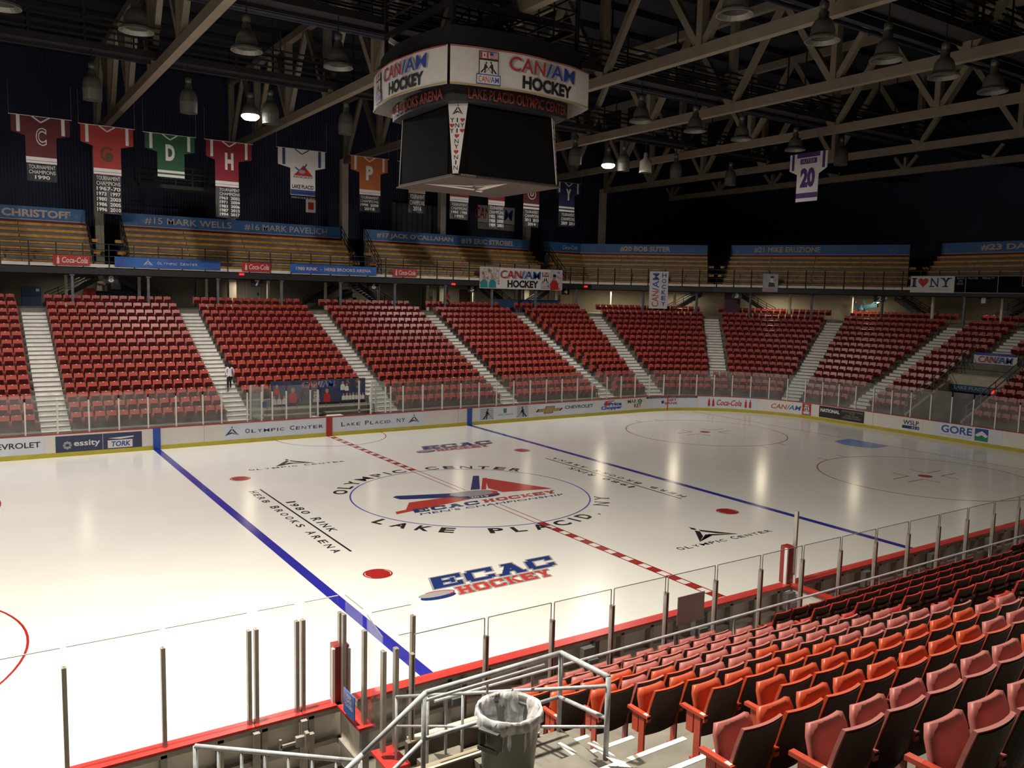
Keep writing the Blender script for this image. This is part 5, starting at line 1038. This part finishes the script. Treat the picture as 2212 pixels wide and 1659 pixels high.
# roof purlins and lateral bracing
t = thing('roof_purlins', 'dark purlins running under the roof deck', 'beams')
for y in [-30+3.11*k for k in range(0, 22)]: b = B(ROOF); b.beam((-30, y, 23.0), (53, y, 23.0), .15, .3); b.build('purlin', t)
t = thing('roof_bracing', 'beige lateral bracing beams joining the trusses near the roof', 'beams')
for x0 in [.2+8.72*k for k in range(-1, 5)]:
    for y in (-8.89, 9.77): b = B(TRUSS); b.beam((x0, y, 21.6), (x0+8.72, y, 21.6), .16, .2); b.build('brace', t)
CW = [(15.0, 'far'), (4.0, 'middle'), (-9.2, 'near')]
for y, nm in CW:
    t = thing('catwalk', 'dark steel catwalk hung under the roof, %s one of three' % nm, 'catwalk', (0, y, 0), group='catwalks')
    b = B(BLK); b.box(-30, 52, -.55, .55, 18.45, 18.52); b.box(-30, 52, -.62, -.55, 18.3, 18.6); b.box(-30, 52, .55, .62, 18.3, 18.6); b.build('walkway', t)
    b = B(BLK)
    for yy in (-.6, .6):
        for z in (18.8, 19.1, 19.4, 19.65): b.box(-30, 52, yy-.03, yy+.03, z-.04, z+.04)
    b.build('guard_rail', t); b = B(BLK); b.box(-.03, .03, -.03, .03, 18.5, 19.7); hm0 = b.mesh('hanger'); b = B(BLK); b.box(-.03, .03, -.03, .03, 18.5, 22.4); hm1 = b.mesh('hanger')
    for i in range(38):
        for yy in (-.6, .6): child('hanger', hm0 if i % 2 else hm1, t, (-29+2.18*i, yy, 0))
    b = B(NAVYP); b.box(-30, 52, 2.0, 2.25, 18.7, 19.15); b.tube((-30, 2.9, 18.9), (52, 2.9, 18.9), .09); b.build('cable_tray', t)

# ------------------------------------------------------------------ high-bay lamps
def lamp_meshes(long_):
    R = {}; b = B(LAMPM); b.sm = True; b.lathe([(0, 1.62), (.05, 1.6), (.15, 1.55), (.15, 1.36), (.10, 1.30), (.17, 1.22), (.17, 1.04), (.26, .97), (.34, .84), (.385, .66), (.40, .48), (.41, .42)], 20); R['reflector'] = b.mesh('reflector')
    b = B(LAMPM)
    if long_: b.lathe([(.40, .44), (.41, .42), (.39, -.05), (.37, -.05), (.37, .40)], 20); b.mats = [mat('hood_grey', (.13, .125, .115), rough=.5, noise=.15)]
    else: b.lathe([(.40, .50), (.56, .38), (.57, .30), (.53, .30), (.40, .42)], 20)
    R['hood'] = b.mesh('hood'); b = B(BLK); b.tube((0, 0, 1.5), (0, 0, 2.3), .025); R['stem'] = b.mesh('stem'); return R
LS = lamp_meshes(False); LLg = lamp_meshes(True)
LAMPS = [(-11.3, 14.6, 1), (-7.2, 14.6, 1), (-3.3, 14.6, 1), (.7, 14.6, 1), (15.9, 14.6, 1), (19.9, 14.6, 1), (24.6, 14.6, 1), (30, 14.6, 1),
         (-11.3, 3.7, 0), (-7.6, 3.7, 0), (-4.1, 3.7, 0), (11.5, 3.7, 0), (15.2, 3.7, 0), (18.7, 3.7, 0), (23.4, 3.9, 0), (27.8, 4.0, 1), (3.2, -9.6, 0), (7.4, -9.6, 0), (11.0, -9.6, 0), (14.7, -9.6, 0), (18.3, -9.6, 0), (-15.2, 3.7, 0), (-15.4, 14.6, 1)]
rn = {14.6: 'far', 3.7: 'middle', 3.9: 'middle', 4.0: 'middle', -9.6: 'near'}; cnt = {}
for x, y, lg in sorted(LAMPS, key=lambda q: (q[1], q[0])):
    nm = rn[y]; i = cnt.get(nm, 0); cnt[nm] = i+1
    t = thing('high_bay_lamp', 'unlit grey bell lamp under the %s catwalk, %s' % (nm, PORD[i]), 'lamp', (x, y, 16.15), group='unlit high bay lamps'); R = LLg if lg else LS
    for k in ('reflector', 'hood', 'stem'): child(k, R[k], t)
for (x, y, z, p, c), lb in zip(LIT, ('left of the scoreboard', 'right of the scoreboard')):
    t = thing('high_bay_lamp', 'lit glaring white lamp '+lb, 'lamp', (x, y, z)); 
    for k in ('reflector', 'stem'): child(k, LS[k], t, (0, 0, -.25))
    b = B(BULB); b.sm = True; b.lathe([(0, .2), (.3, .18), (.43, .07), (.43, 0), (.3, -.12), (0, -.15)], 20, (0, 0, .15)); b.build('glowing_lens', t)
t = thing('speaker_can', 'pale hanging can beside the right lit lamp', 'lamp housing', (20.9, 13.6, 16.0)); b = B(COLM); b.sm = True; b.lathe([(0, 1.3), (.12, 1.25), (.14, .9), (.38, .7), (.40, 0), (.36, 0)], 20); b.build('can', t); b = B(BLK); b.tube((0, 0, 1.2), (0, 0, 2.4), .03); b.build('stem', t)

# ------------------------------------------------------------------ scoreboard
sb = thing('scoreboard', 'four-sided black video scoreboard hung over centre ice', 'scoreboard')
H2 = 2.22; ZB, ZT = 11.98, 14.45
b = B(SCRN); cb, ct = .10, .42
def octa(h_, c, z): return [(-h_+c, -h_, z), (h_-c, -h_, z), (h_, -h_+c, z), (h_, h_-c, z), (h_-c, h_, z), (-h_+c, h_, z), (-h_, h_-c, z), (-h_, -h_+c, z)]
b.add(octa(H2, cb, ZB)+octa(H2, ct, ZT), [(i, (i+1) % 8, 8+(i+1) % 8, 8+i) for i in range(8)]+[tuple(range(7, -1, -1)), tuple(range(8, 16))]); b.build('core', sb)
for a in range(4):
    R = Matrix.Rotation(a*pi/2, 3, 'Z'); b = B(SCRN); b.obox(R@Vector((0, -H2-.03, 13.2)), R@Vector((H2-.44, 0, 0)), R@Vector((0, .03, 0)), Vector((0, 0, 1.15))); b.build('screen', sb)
    b = B(BLK); b.obox(R@Vector((0, -H2-.02, 12.0)), R@Vector((H2-.12, 0, 0)), R@Vector((0, .04, 0)), Vector((0, 0, .03))); b.build('screen_frame', sb)
    # corner strip
    d = Vector((-1, -1, 0)).normalized(); X = R@Vector((1, -1, 0)).normalized()
    mid = lambda z, k: R@(Vector((-H2, -H2, z))+Vector((k, k, 0))/2)
    pb0 = mid(ZB+.05, cb+.02)+R@d*.03; pt0 = mid(ZT+.05, ct)+R@d*.03; Yv = (pt0-pb0); hl = Yv.length; Yn = Yv/hl; N_ = X.cross(Yn)
    wb, wt = .10, .36; b = B(WHT)
    vs = [pb0-X*wb, pb0+X*wb, pt0+X*wt, pt0-X*wt]; b.add(vs+[v-N_*.02 for v in vs], [(0, 1, 2, 3), (0, 3, 7, 4), (1, 5, 6, 2), (2, 6, 7, 3), (0, 4, 5, 1), (4, 7, 6, 5)]); b.build('corner_strip', sb)
    Fq = Fr(pb0, X, Yn); b = B(PBLK); b2 = B(PRED); centre_mark(b, Fq, 0, hl-.46, .40, .38, .004)
    seqs = ['INI', 'YIH', 'HNY', 'IHN', 'NYI', 'HNY', 'IHN', 'YIH', 'HNY', 'YIH']
    for r_ in range(10):
        v = .12+r_*.182; half = wb+(wt-wb)*(v/hl)-.01
        for j, ch in enumerate(seqs[r_]):
            u = (j-1)*.185
            if abs(u)+.07 > half+.03: continue
            if ch == 'H': heart(b2, Fq, u, v+.075, .085, .004)
            else: ptext(b, Fq, ch, u-.075*(1 if ch != 'I' else .3), v, u+.075*(1 if ch != 'I' else .3), v+.15, .004, .02)
    b.build('corner_print', sb); b2.build('heart_print', sb)
b = B(mat('underside_brown', (.08, .062, .055), rough=.5, noise=.1)); b.box(-H2-.06, H2+.06, -H2-.06, H2+.06, ZB-.06, ZB-.01); b.build('underside', sb)
fu = Fr((0, 0, ZB-.062), (.0, -1, 0), (-1, 0, 0)); fu = Fr((0, 0, ZB-.062), Vector((-.7, .7, 0)).normalized(), Vector((.7, .7, 0)).normalized()); b = B(mat('underside_white', (.75, .70, .64), rough=.5, noise=.05)); centre_mark(b, fu, .1, -1.3, 3.2, 2.6, .004); b.build('underside_mark', sb)
b = B(PGREY); fr = Fr((-H2+.2, -H2-.07, 12.0), (1, 0, 0), (0, 0, 1)); ptext(b, fr, 'DAKTRONICS', .0, -.03, .6, .03, .004, .01)
b.build('maker_lettering', sb)
# letter ring
def sq(hw, bulge):        # closed bulged square, t in 0..4 (0 starts at corner -,-  going +x)
    def f(t, n=0):
        a = int(t) % 4; u = (t % 1)*2-1; p = Vector((u*hw, -hw-bulge*(1-u*u), 0)); q = Vector((2*u*bulge/hw*1.0, -1, 0)).normalized(); p = p+q*n; p.rotate(Matrix.Rotation(a*pi/2, 3, 'Z')); return p
    return f
rg = sq(2.45, .35); b = B(BLK)
for z0, z1, hw, bu in ((14.42, 14.98, 2.40, .35), (16.0, 16.75, 2.75, .45)):
    f = sq(hw, bu); n = 48; vs = [(*f(4*i/n)[:2], z) for z in (z0, z1) for i in range(n)]; b.add(vs, [(i, (i+1) % n, n+(i+1) % n, n+i) for i in range(n)]+[tuple(range(n-1, -1, -1)), tuple(range(n, 2*n))])
b.build('ring', sb)
b = B(NAVYP); f = sq(2.8, .5); n = 48; vs = [(*f(4*i/n)[:2], 16.1) for i in range(n)]+[(*(f(4*i/n)*.55)[:2], 17.3) for i in range(n)]; b.add(vs, [(i, (i+1) % n, n+(i+1) % n, n+i) for i in range(n)]); b.build('ring_cover', sb)
LR = mat('letter_dark_red', (.28, .05, .04), rough=.5, noise=.1)
for k, (body, u0, u1) in enumerate((('LAKE PLACID OLYMPIC CENTER', .10, .96), ('HERB BROOKS ARENA', .06, .90), ('LAKE PLACID OLYMPIC CENTER', .10, .96), ('HERB BROOKS ARENA', .06, .90))):
    fq = PathFr(lambda u, n, k=k: tuple(rg(k+min(.999, max(0, u/4.9)), n+.0)[:2]), 14.5); b = B(LR); ptext(b, fq, body, u0*4.9, .0, u1*4.9, .36, .03, .02); b.build('ring_lettering', sb)
# cloth banners on the ring
for k, lb in enumerate(('facing the near seats', 'facing the right end', 'facing the far side', 'facing the left end')):
    t = thing('ring_banner', 'white curved hockey banner on the scoreboard ring, '+lb, 'banner', group='scoreboard ring banners'); f = sq(2.95, .55)
    b = B(WHT); b.slab(lambda u, v: (Vector((*f(k+.01+.98*u, .02*sin(u*17))[:2], 14.78+1.26*v)), f(k+.01+.98*u, 1)-f(k+.01+.98*u, 0)), 24, 1, .01); b.build('cloth', t)
    fq = PathFr(lambda u, n, k=k: tuple(f(k+min(.995, max(.005, u/5.9)), n+.028)[:2]), 14.78)
    b = B(PGOLD); prect(b, fq, .06, .0, 5.84, .05, .004); b.build('trim_stripe', t); b = B(PRED); prect(b, fq, .06, 1.21, 5.84, 1.24, .004); b.build('trim_stripe', t)
    canam(fq, t, 2.05, .12, 4.95, 1.12); e1, e2, e3, e4 = B(WHT), B(PRED), B(PBLUE), B(PBLK); emblem((e1, e2, e3, e4), fq, .98, .08, .68, 1.06)
    for q in (e1, e2, e3, e4): q.build('emblem', t)
t = thing('scoreboard_rig', 'dark steel rigging frame above the scoreboard with cables', 'rigging'); b = B(BLK)
for x in (-2.6, 2.6):
    b.beam((x, -2.6, 17.6), (x, 2.6, 17.6), .15, .2); b.beam((-2.6, x, 17.6), (2.6, x, 17.6), .15, .2)
    for y in (-2.6, 2.6): b.beam((x, y, 16.4), (x, y, 22.4), .12, .12)
for z in (18.2, 18.8): 
    for x in (-2.6, 2.6): b.beam((x, -2.6, z), (x, 2.6, z), .06, .06); b.beam((-2.6, x, z), (2.6, x, z), .06, .06)
b.build('frame', t); b = B(BLK)
for i in range(10): a = random.uniform(0, 2*pi); b.path([(2.2*cos(a), 2.2*sin(a), 16.6), (1.5*cos(a+.4), 1.5*sin(a+.4), 17.3+random.random()), (.6*cos(a), .6*sin(a), 18.6)], .03, 6)
b.build('cable', t)
for p_, nm in (((-2.9, 1.2, 17.0), 'left above the ring'), ((10.5, -7.0, 19.0), 'under the roof at upper right'), ((19.0, -8.2, 18.6), 'under the roof at far right')):
    b = B(WHT); b.obox(p_, Vector((.18, -.1, -.12)), Vector((.04, .07, .0)), Vector((.04, 0, .08))); tag(b.build('small_floodlight'), 'small pale floodlight box, '+nm, 'floodlight')

# ------------------------------------------------------------------ jersey banners hung from rods
def jersey(x0, x1, body0, body1, zt, zh, zb, col, trim, letter, lines, lb, lettercol=None, y=24.0, stripes=1, hidden=False):
    t = thing('jersey_banner', lb, 'banner', (0, y, 0), group='jersey banners'); zs = zt-(zt-zh)*.40; c = B(col)
    pts = [(x0, zs+.12), (body0, zs-.05), (body0, zh), (body1, zh), (body1, zs-.05), (x1, zs+.12), (x1, zt), (x0, zt)]
    vs = [(a, 0, b_) for a, b_ in pts]+[(a, .03, b_) for a, b_ in pts]; n = len(pts); c.add(vs, [tuple(range(n)), tuple(range(2*n-1, n-1, -1))]+[(i, n+i, n+(i+1) % n, (i+1) % n) for i in range(n)]); c.build('cloth', t)
    fr = Fr((0, -.004, 0), (1, 0, 0), (0, 0, 1)); b = B(trim); W_ = x1-x0
    for u in (x0+W_*.09, x1-W_*.15): ppoly(b, fr, [(u, zs+.12), (u+W_*.06, zs+.12), (u+W_*.06, zt), (u, zt)], .002)
    prect(b, fr, body0, zh+.02, body1, zh+.16, .002)
    if stripes > 1: prect(b, fr, body0, zh+.26, body1, zh+.40, .002)
    else: prect(b, fr, body0, zh+.14, body1, zh+.34, .002)
    cx_ = (x0+x1)/2; pline(b, fr, [(cx_-W_*.15, zt), (cx_, zt-.28), (cx_+W_*.15, zt)], .07, .003); b.build('trim_stripe', t)
    if letter: b = B(trim); ptext(b, fr, letter, cx_-.25, (zs+zh)/2+.22, cx_+.25, zs+.42, .003, .05); b.build('letter', t); b = B(col); ptext(b, fr, letter, cx_-.21, (zs+zh)/2+.27, cx_+.21, zs+.37, .005, .0) if letter in 'C' else None; (b.build('letter_inner', t) if b.v else None)
    if lines:
        b = B(PBLK); b.slab(lambda u, v: ((body0+.02+(body1-body0-.04)*u, .02+.03*sin(u*9+v*3), zb+(zh-zb)*v), (0, -1, 0)), 10, 6, .01); b.build('tag_cloth', t); b = B(mat('tag_white', (.62, .60, .60), rough=.6, noise=.05)); nL = len(lines); hh = (zh-zb-.12)/nL
        for i, ln in enumerate(lines):
            k_ = .44 if len(ln) > 6 else .25; z1_ = zh-.08-hh*i; ptext(b, fr, ln, cx_-(body1-body0)*k_*.98, z1_-hh*.74, cx_+(body1-body0)*k_*.98, z1_, .025, .03)
        b.build('lettering', t)
    b = B(mat('rod_silver', (.5, .5, .5), rough=.3, metal=.8, noise=.1)); b.tube((x0-.1, .01, zt+.02), (x1+.1, .01, zt+.02), .018, 6); b.build('rod', t)
    b = B(MT['rod_silver'])
    for u in (x0-.08, x1+.08): b.tube((u, .01, zt), (u, .01, 18.4), .010, 5)
    b.build('hanging_wire', t); return t, fr
TC = ['TOURNAMENT', 'CHAMPIONS']
J = lambda n, c, **k: mat(n, c, rough=.7, noise=.12, scale=2)
JM = J('jersey_maroon', (.12, .018, .025)); JR = J('jersey_red', (.38, .04, .035)); JG = J('jersey_green', (.02, .10, .045)); JC = J('jersey_crimson', (.26, .012, .03)); JO = J('jersey_orange', (.48, .13, .035)); JB = J('jersey_blue', (.03, .05, .20)); JN = J('jersey_navy', (.02, .02, .07))
jersey(-14.0, -11.25, -13.36, -11.92, 16.68, 14.25, 13.33, JM, WHT, 'C', TC+['1990'], 'maroon jersey banner with letter C, leftmost of hanging row')
t, fr = jersey(-10.75, -8.1, -10.15, -8.75, 16.6, 13.98, 11.86, JR, WHT, '', TC+['1967-70', '1973  1997', '1980  2003', '1986  2005', '1996  2010'], 'red jersey banner with brown emblem, second from the left')
b = B(mat('emblem_brown', (.12, .05, .02), rough=.7, noise=.3)); pring(b, fr, -9.43, 15.1, .30, .36, .12, .004, 20, radians(40), radians(320)); pdisc(b, fr, -9.35, 14.95, .22, .26, .006, 14); b.build('emblem', t)
jersey(-7.5, -4.8, -6.85, -5.38, 16.55, 14.15, 14.15, JG, WHT, 'D', None, 'green jersey banner with letter D and no tag', stripes=2)
jersey(-4.15, -1.5, -3.65, -2.28, 16.55, 13.9, 12.1, JC, WHT, 'H', TC+['1963  2002', '1971  2004', '1983  2006', '1987  2015', '1994  2017'], 'crimson jersey banner with letter H')
t, fr = jersey(.12, 3.15, .9, 2.5, 16.6, 13.8, 13.8, WHT, JB, '', None, 'white jersey banner with red and blue hockey logo and venue name'); b = B(PRED); ppoly(b, fr, [(1.1, 15.0), (1.75, 15.65), (2.35, 15.0)], .004); b.m(PBLUE); pline(b, fr, [(1.2, 15.5), (1.6, 15.2), (1.95, 15.75)], .08, .006); b.m(PGREY); pdisc(b, fr, 1.65, 15.25, .22, .12, .008, 12); b.m(PBLK); ptext(b, fr, 'HOCKEY', 1.1, 14.86, 2.35, 14.97, .008, .02, .2); ptext(b, fr, 'LAKE PLACID', 1.0, 14.2, 2.4, 14.45, .006, .03); b.m(PGREY); ptext(b, fr, 'MARCH 22 & 23, 2019', .95, 13.58, 2.45, 13.70, .006, .01); b.build('lettering', t)
jersey(4.9, 7.5, 5.5, 6.98, 16.62, 14.2, 13.12, JO, WHT, 'P', TC+['1998  2008', '2018'], 'orange jersey banner with letter P left of the scoreboard')
jersey(8.3, 11.1, 9.05, 10.32, 16.6, 14.6, 13.3, JB, PGOLD, '', ['TOURNAMENT', 'CHAMPIONS', '2016'], 'blue jersey banner partly hidden under the scoreboard, left one')
jersey(11.6, 14.4, 12.25, 13.75, 16.6, 14.3, 13.1, JC, WHT, '', TC+['1984  1985', '1995'], 'red jersey banner under the middle of the scoreboard')
jersey(14.7, 17.5, 15.4, 16.8, 16.6, 14.3, 12.65, JC, WHT, '', TC+['1982  1992', '1988  2000', '1989  2001'], 'red jersey banner with three rows of years under the scoreboard')
t, fr = jersey(17.85, 20.6, 18.45, 19.88, 16.6, 14.25, 12.95, JM, WHT, '', TC+['2012  2013', '2014'], 'maroon jersey banner with round U crest right of scoreboard underside', stripes=2); b = B(WHT); pring(b, fr, 19.2, 15.35, .34, .34, .06, .004, 24); ptext(b, fr, 'U', 19.05, 15.2, 19.35, 15.5, .004, .04); b.build('crest', t)
jersey(21.45, 23.75, 21.72, 23.2, 16.5, 14.3, 13.2, JN, WHT, 'Y', TC+['2009  2011'], 'navy jersey banner with letter Y, rightmost of hanging row', stripes=2)
# white player jersey hung across the rink
t = thing('player_jersey', 'white and purple hanging jersey with number 20 at upper right', 'banner'); fr = Fr((25.3, 5.7, 13.8), (0, -1, 0), (0, 0, 1)); b = B(WHT); PU = J('jersey_purple', (.06, .025, .16))
pts = [(.55, 0), (2.05, 0), (2.05, 1.55), (2.6, 1.85), (2.6, 2.8), (0, 2.8), (0, 1.85), (.55, 1.6)]; n = 8; b.add([fr.p(u, v, 0) for u, v in pts]+[fr.p(u, v, -.03) for u, v in pts], [tuple(range(n)), tuple(range(2*n-1, n-1, -1))]+[(i, n+i, n+(i+1) % n, (i+1) % n) for i in range(n)]); b.build('cloth', t)
b = B(PU); prect(b, fr, .15, 1.86, .33, 2.8, .004); prect(b, fr, 2.27, 1.86, 2.45, 2.8, .004); prect(b, fr, .55, .2, 2.05, .5, .004); prect(b, fr, .5, 2.55, 2.1, 2.8, .004); prect(b, fr, .75, 2.18, 1.9, 2.48, .004); ptext(b, fr, '20', .8, .8, 1.82, 1.95, .004, .06); b.build('trim_stripe', t); b = B(PGREY); ptext(b, fr, 'SUTER', .85, 2.23, 1.8, 2.43, .006, .02); b.build('lettering', t)
b = B(BLK); b.tube(fr.p(0, 2.82), fr.p(2.6, 2.82), .02, 6); b.tube(fr.p(.3, 2.82), fr.p(.9, 4.2), .008, 5); b.tube(fr.p(2.3, 2.82), fr.p(1.7, 4.2), .008, 5); b.build('rod', t)
# small hanging sign, camera platform, rear signs
b = B(WHT); b.box(4.05, 4.75, 30.0, 30.03, 13.35, 14.25); o = b.build('small_sign'); tag(o, 'small white and red hanging sign right of the white jersey banner', 'sign'); b = B(PRED); b.box(4.2, 4.6, 29.985, 29.998, 13.55, 14.05); b.build('print', o)
t = thing('camera_platform', 'dark steel camera platform hung behind the green jersey banner', 'platform', (-5.0, 29.0, 14.0)); b = B(BLK); b.box(-2.1, 3.0, -.8, .8, 0, .22); b.build('floor_frame', t); b = B(BLK)
for z in (.6, .95, 1.3):
    for yy in (-.8, .8): b.box(-2.1, 3.0, yy-.03, yy+.03, z-.03, z+.03)
for x in (-2.1, -1.0, 0, 1.0, 2.0, 3.0):
    for yy in (-.8, .8): b.box(x-.03, x+.03, yy-.03, yy+.03, .2, 1.35)
b.beam((-2.1, 0, 0), (-4.8, 0, 2.6), .1, .3); b.build('rails', t); b = B(BLK)
for x in (-2.1, 3.0): b.box(x-.04, x+.04, -.04, .04, .2, 8.4)
b.build('hanger', t)
t = thing('rear_sign', 'white wall sign with large AM letters partly hidden under the scoreboard', 'sign'); b = B(WHT); b.box(22.3, 26.2, 36.8, 36.9, 14.3, 15.8); b.build('panel', t); fr = Fr((22.3, 36.79, 14.3), (1, 0, 0), (0, 0, 1)); b = B(PBLUE); ptext(b, fr, '/AM', 1.4, .3, 3.6, 1.3, .01, .04, .1); b.m(PRED); ptext(b, fr, 'CAN', -.4, .3, 1.2, 1.3, .01, .04, .1); b.build('lettering', t); b = B(CREAM); b.box(22.3, 26.2, 36.82, 36.9, 13.7, 14.25); b.build('lower_panel', t)
b = B(PBLK); b.box(15.2, 21.0, 36.85, 36.95, 12.0, 16.5); tag(b.build('dark_doorway'), 'large dark recess in the navy far wall beneath the scoreboard', 'recess')

# ------------------------------------------------------------------ people
def skin_body(name, joints, edges, M, parent, sub=1):
    me = bpy.data.meshes.new(name); me.from_pydata([j[0] for j in joints], edges, []); o = bpy.data.objects.new(name, me); C.objects.link(o)
    md = o.modifiers.new('s', 'SKIN'); 
    for v, j in zip(me.skin_vertices[0].data, joints): v.radius = (j[1], j[1] if len(j) < 3 else j[2])
    me.skin_vertices[0].data[0].use_root = True
    sd = o.modifiers.new('u', 'SUBSURF'); sd.levels = sub; sd.render_levels = sub
    bpy.context.view_layer.update(); m2 = bpy.data.meshes.new_from_object(o.evaluated_get(bpy.context.evaluated_depsgraph_get())); bpy.data.objects.remove(o)
    m2.materials.clear(); m2.materials.append(M[0]); [m2.materials.append(q) for q in M[1:]]
    o = bpy.data.objects.new(name, m2); C.objects.link(o); o.parent = parent; return o
SKIN = mat('skin', (.50, .30, .22), rough=.6, noise=.05)
def person(loc, rz, topM, legM, hairM, label, stride=.18, climb=.2):
    t = thing('person', label, 'person', loc, rz)
    J_ = [((0, 0, .90), .13, .10), ((0, .01, 1.08), .115, .085), ((0, .02, 1.28), .145, .09), ((0, .02, 1.40), .085, .06), ((0, .03, 1.46), .048), ((0, .04, 1.56), .075, .09), ((0, .05, 1.62), .07, .08),
          ((.17, .02, 1.37), .055), ((.24, .03, 1.12), .042), ((.20, .16, .95), .033), ((.19, .22, .90), .03), ((-.17, .02, 1.37), .055), ((-.24, -.03, 1.12), .042), ((-.22, .06, .92), .033), ((-.22, .10, .86), .03),
          ((.09, 0, .84), .095), ((.10, stride+.06, .48+climb), .062), ((.10, stride, .09+climb), .042), ((.10, stride+.13, .04+climb), .035),
          ((-.09, 0, .84), .095), ((-.10, .03, .47), .062), ((-.10, -.04, .09), .042), ((-.10, .10, .04), .035)]
    E_ = [(0, 1), (1, 2), (2, 3), (3, 4), (4, 5), (5, 6), (3, 7), (7, 8), (8, 9), (9, 10), (3, 11), (11, 12), (12, 13), (13, 14), (0, 15), (15, 16), (16, 17), (17, 18), (0, 19), (19, 20), (20, 21), (21, 22)]
    o = skin_body('body', J_, E_, [SKIN, topM, legM, PBLK], t)
    for p in o.data.polygons:
        z = p.center.z; x = abs(p.center.x)
        p.material_index = 1 if (.93 < z < 1.44 and not (x > .16 and z < .98)) else 2 if (z <= .93 and x < .17) else 0
        if z < .09 or (p.center.x > .03 and z < .09+climb and p.center.y > stride-.08 and z > climb-.02): p.material_index = 3 if z < .93 and (z < .09 or z < climb+.09) else p.material_index
        p.use_smooth = True
    b = B(hairM); b.sm = True; b.lathe([(0, .20), (.07, .17), (.105, .08), (.10, -.02), (.07, -.10), (.05, -.22), (0, -.26)], 14, (0, -.005, 1.55)); b.build('hair', t); return t
HAIR = mat('hair_brown', (.05, .025, .015), rough=.6, noise=.2)
kk = 3; person((-4.05, 17+.872*kk+.25, Z0+kk*DZ), 0, mat('shirt_white', (.80, .79, .88), rough=.7, noise=.05), mat('leggings_black', (.012, .012, .014), rough=.6, noise=.1), HAIR, 'person in white top and black leggings climbing the white stairs', climb=.2, stride=.2)
person((16.0, 30.9, RAISE), -1.4, mat('vest_red', (.62, .05, .03), rough=.6, noise=.1), mat('trousers_dark', (.02, .02, .03), rough=.7, noise=.1), HAIR, 'person in a red sleeveless top walking behind the top seats', climb=0, stride=.2)
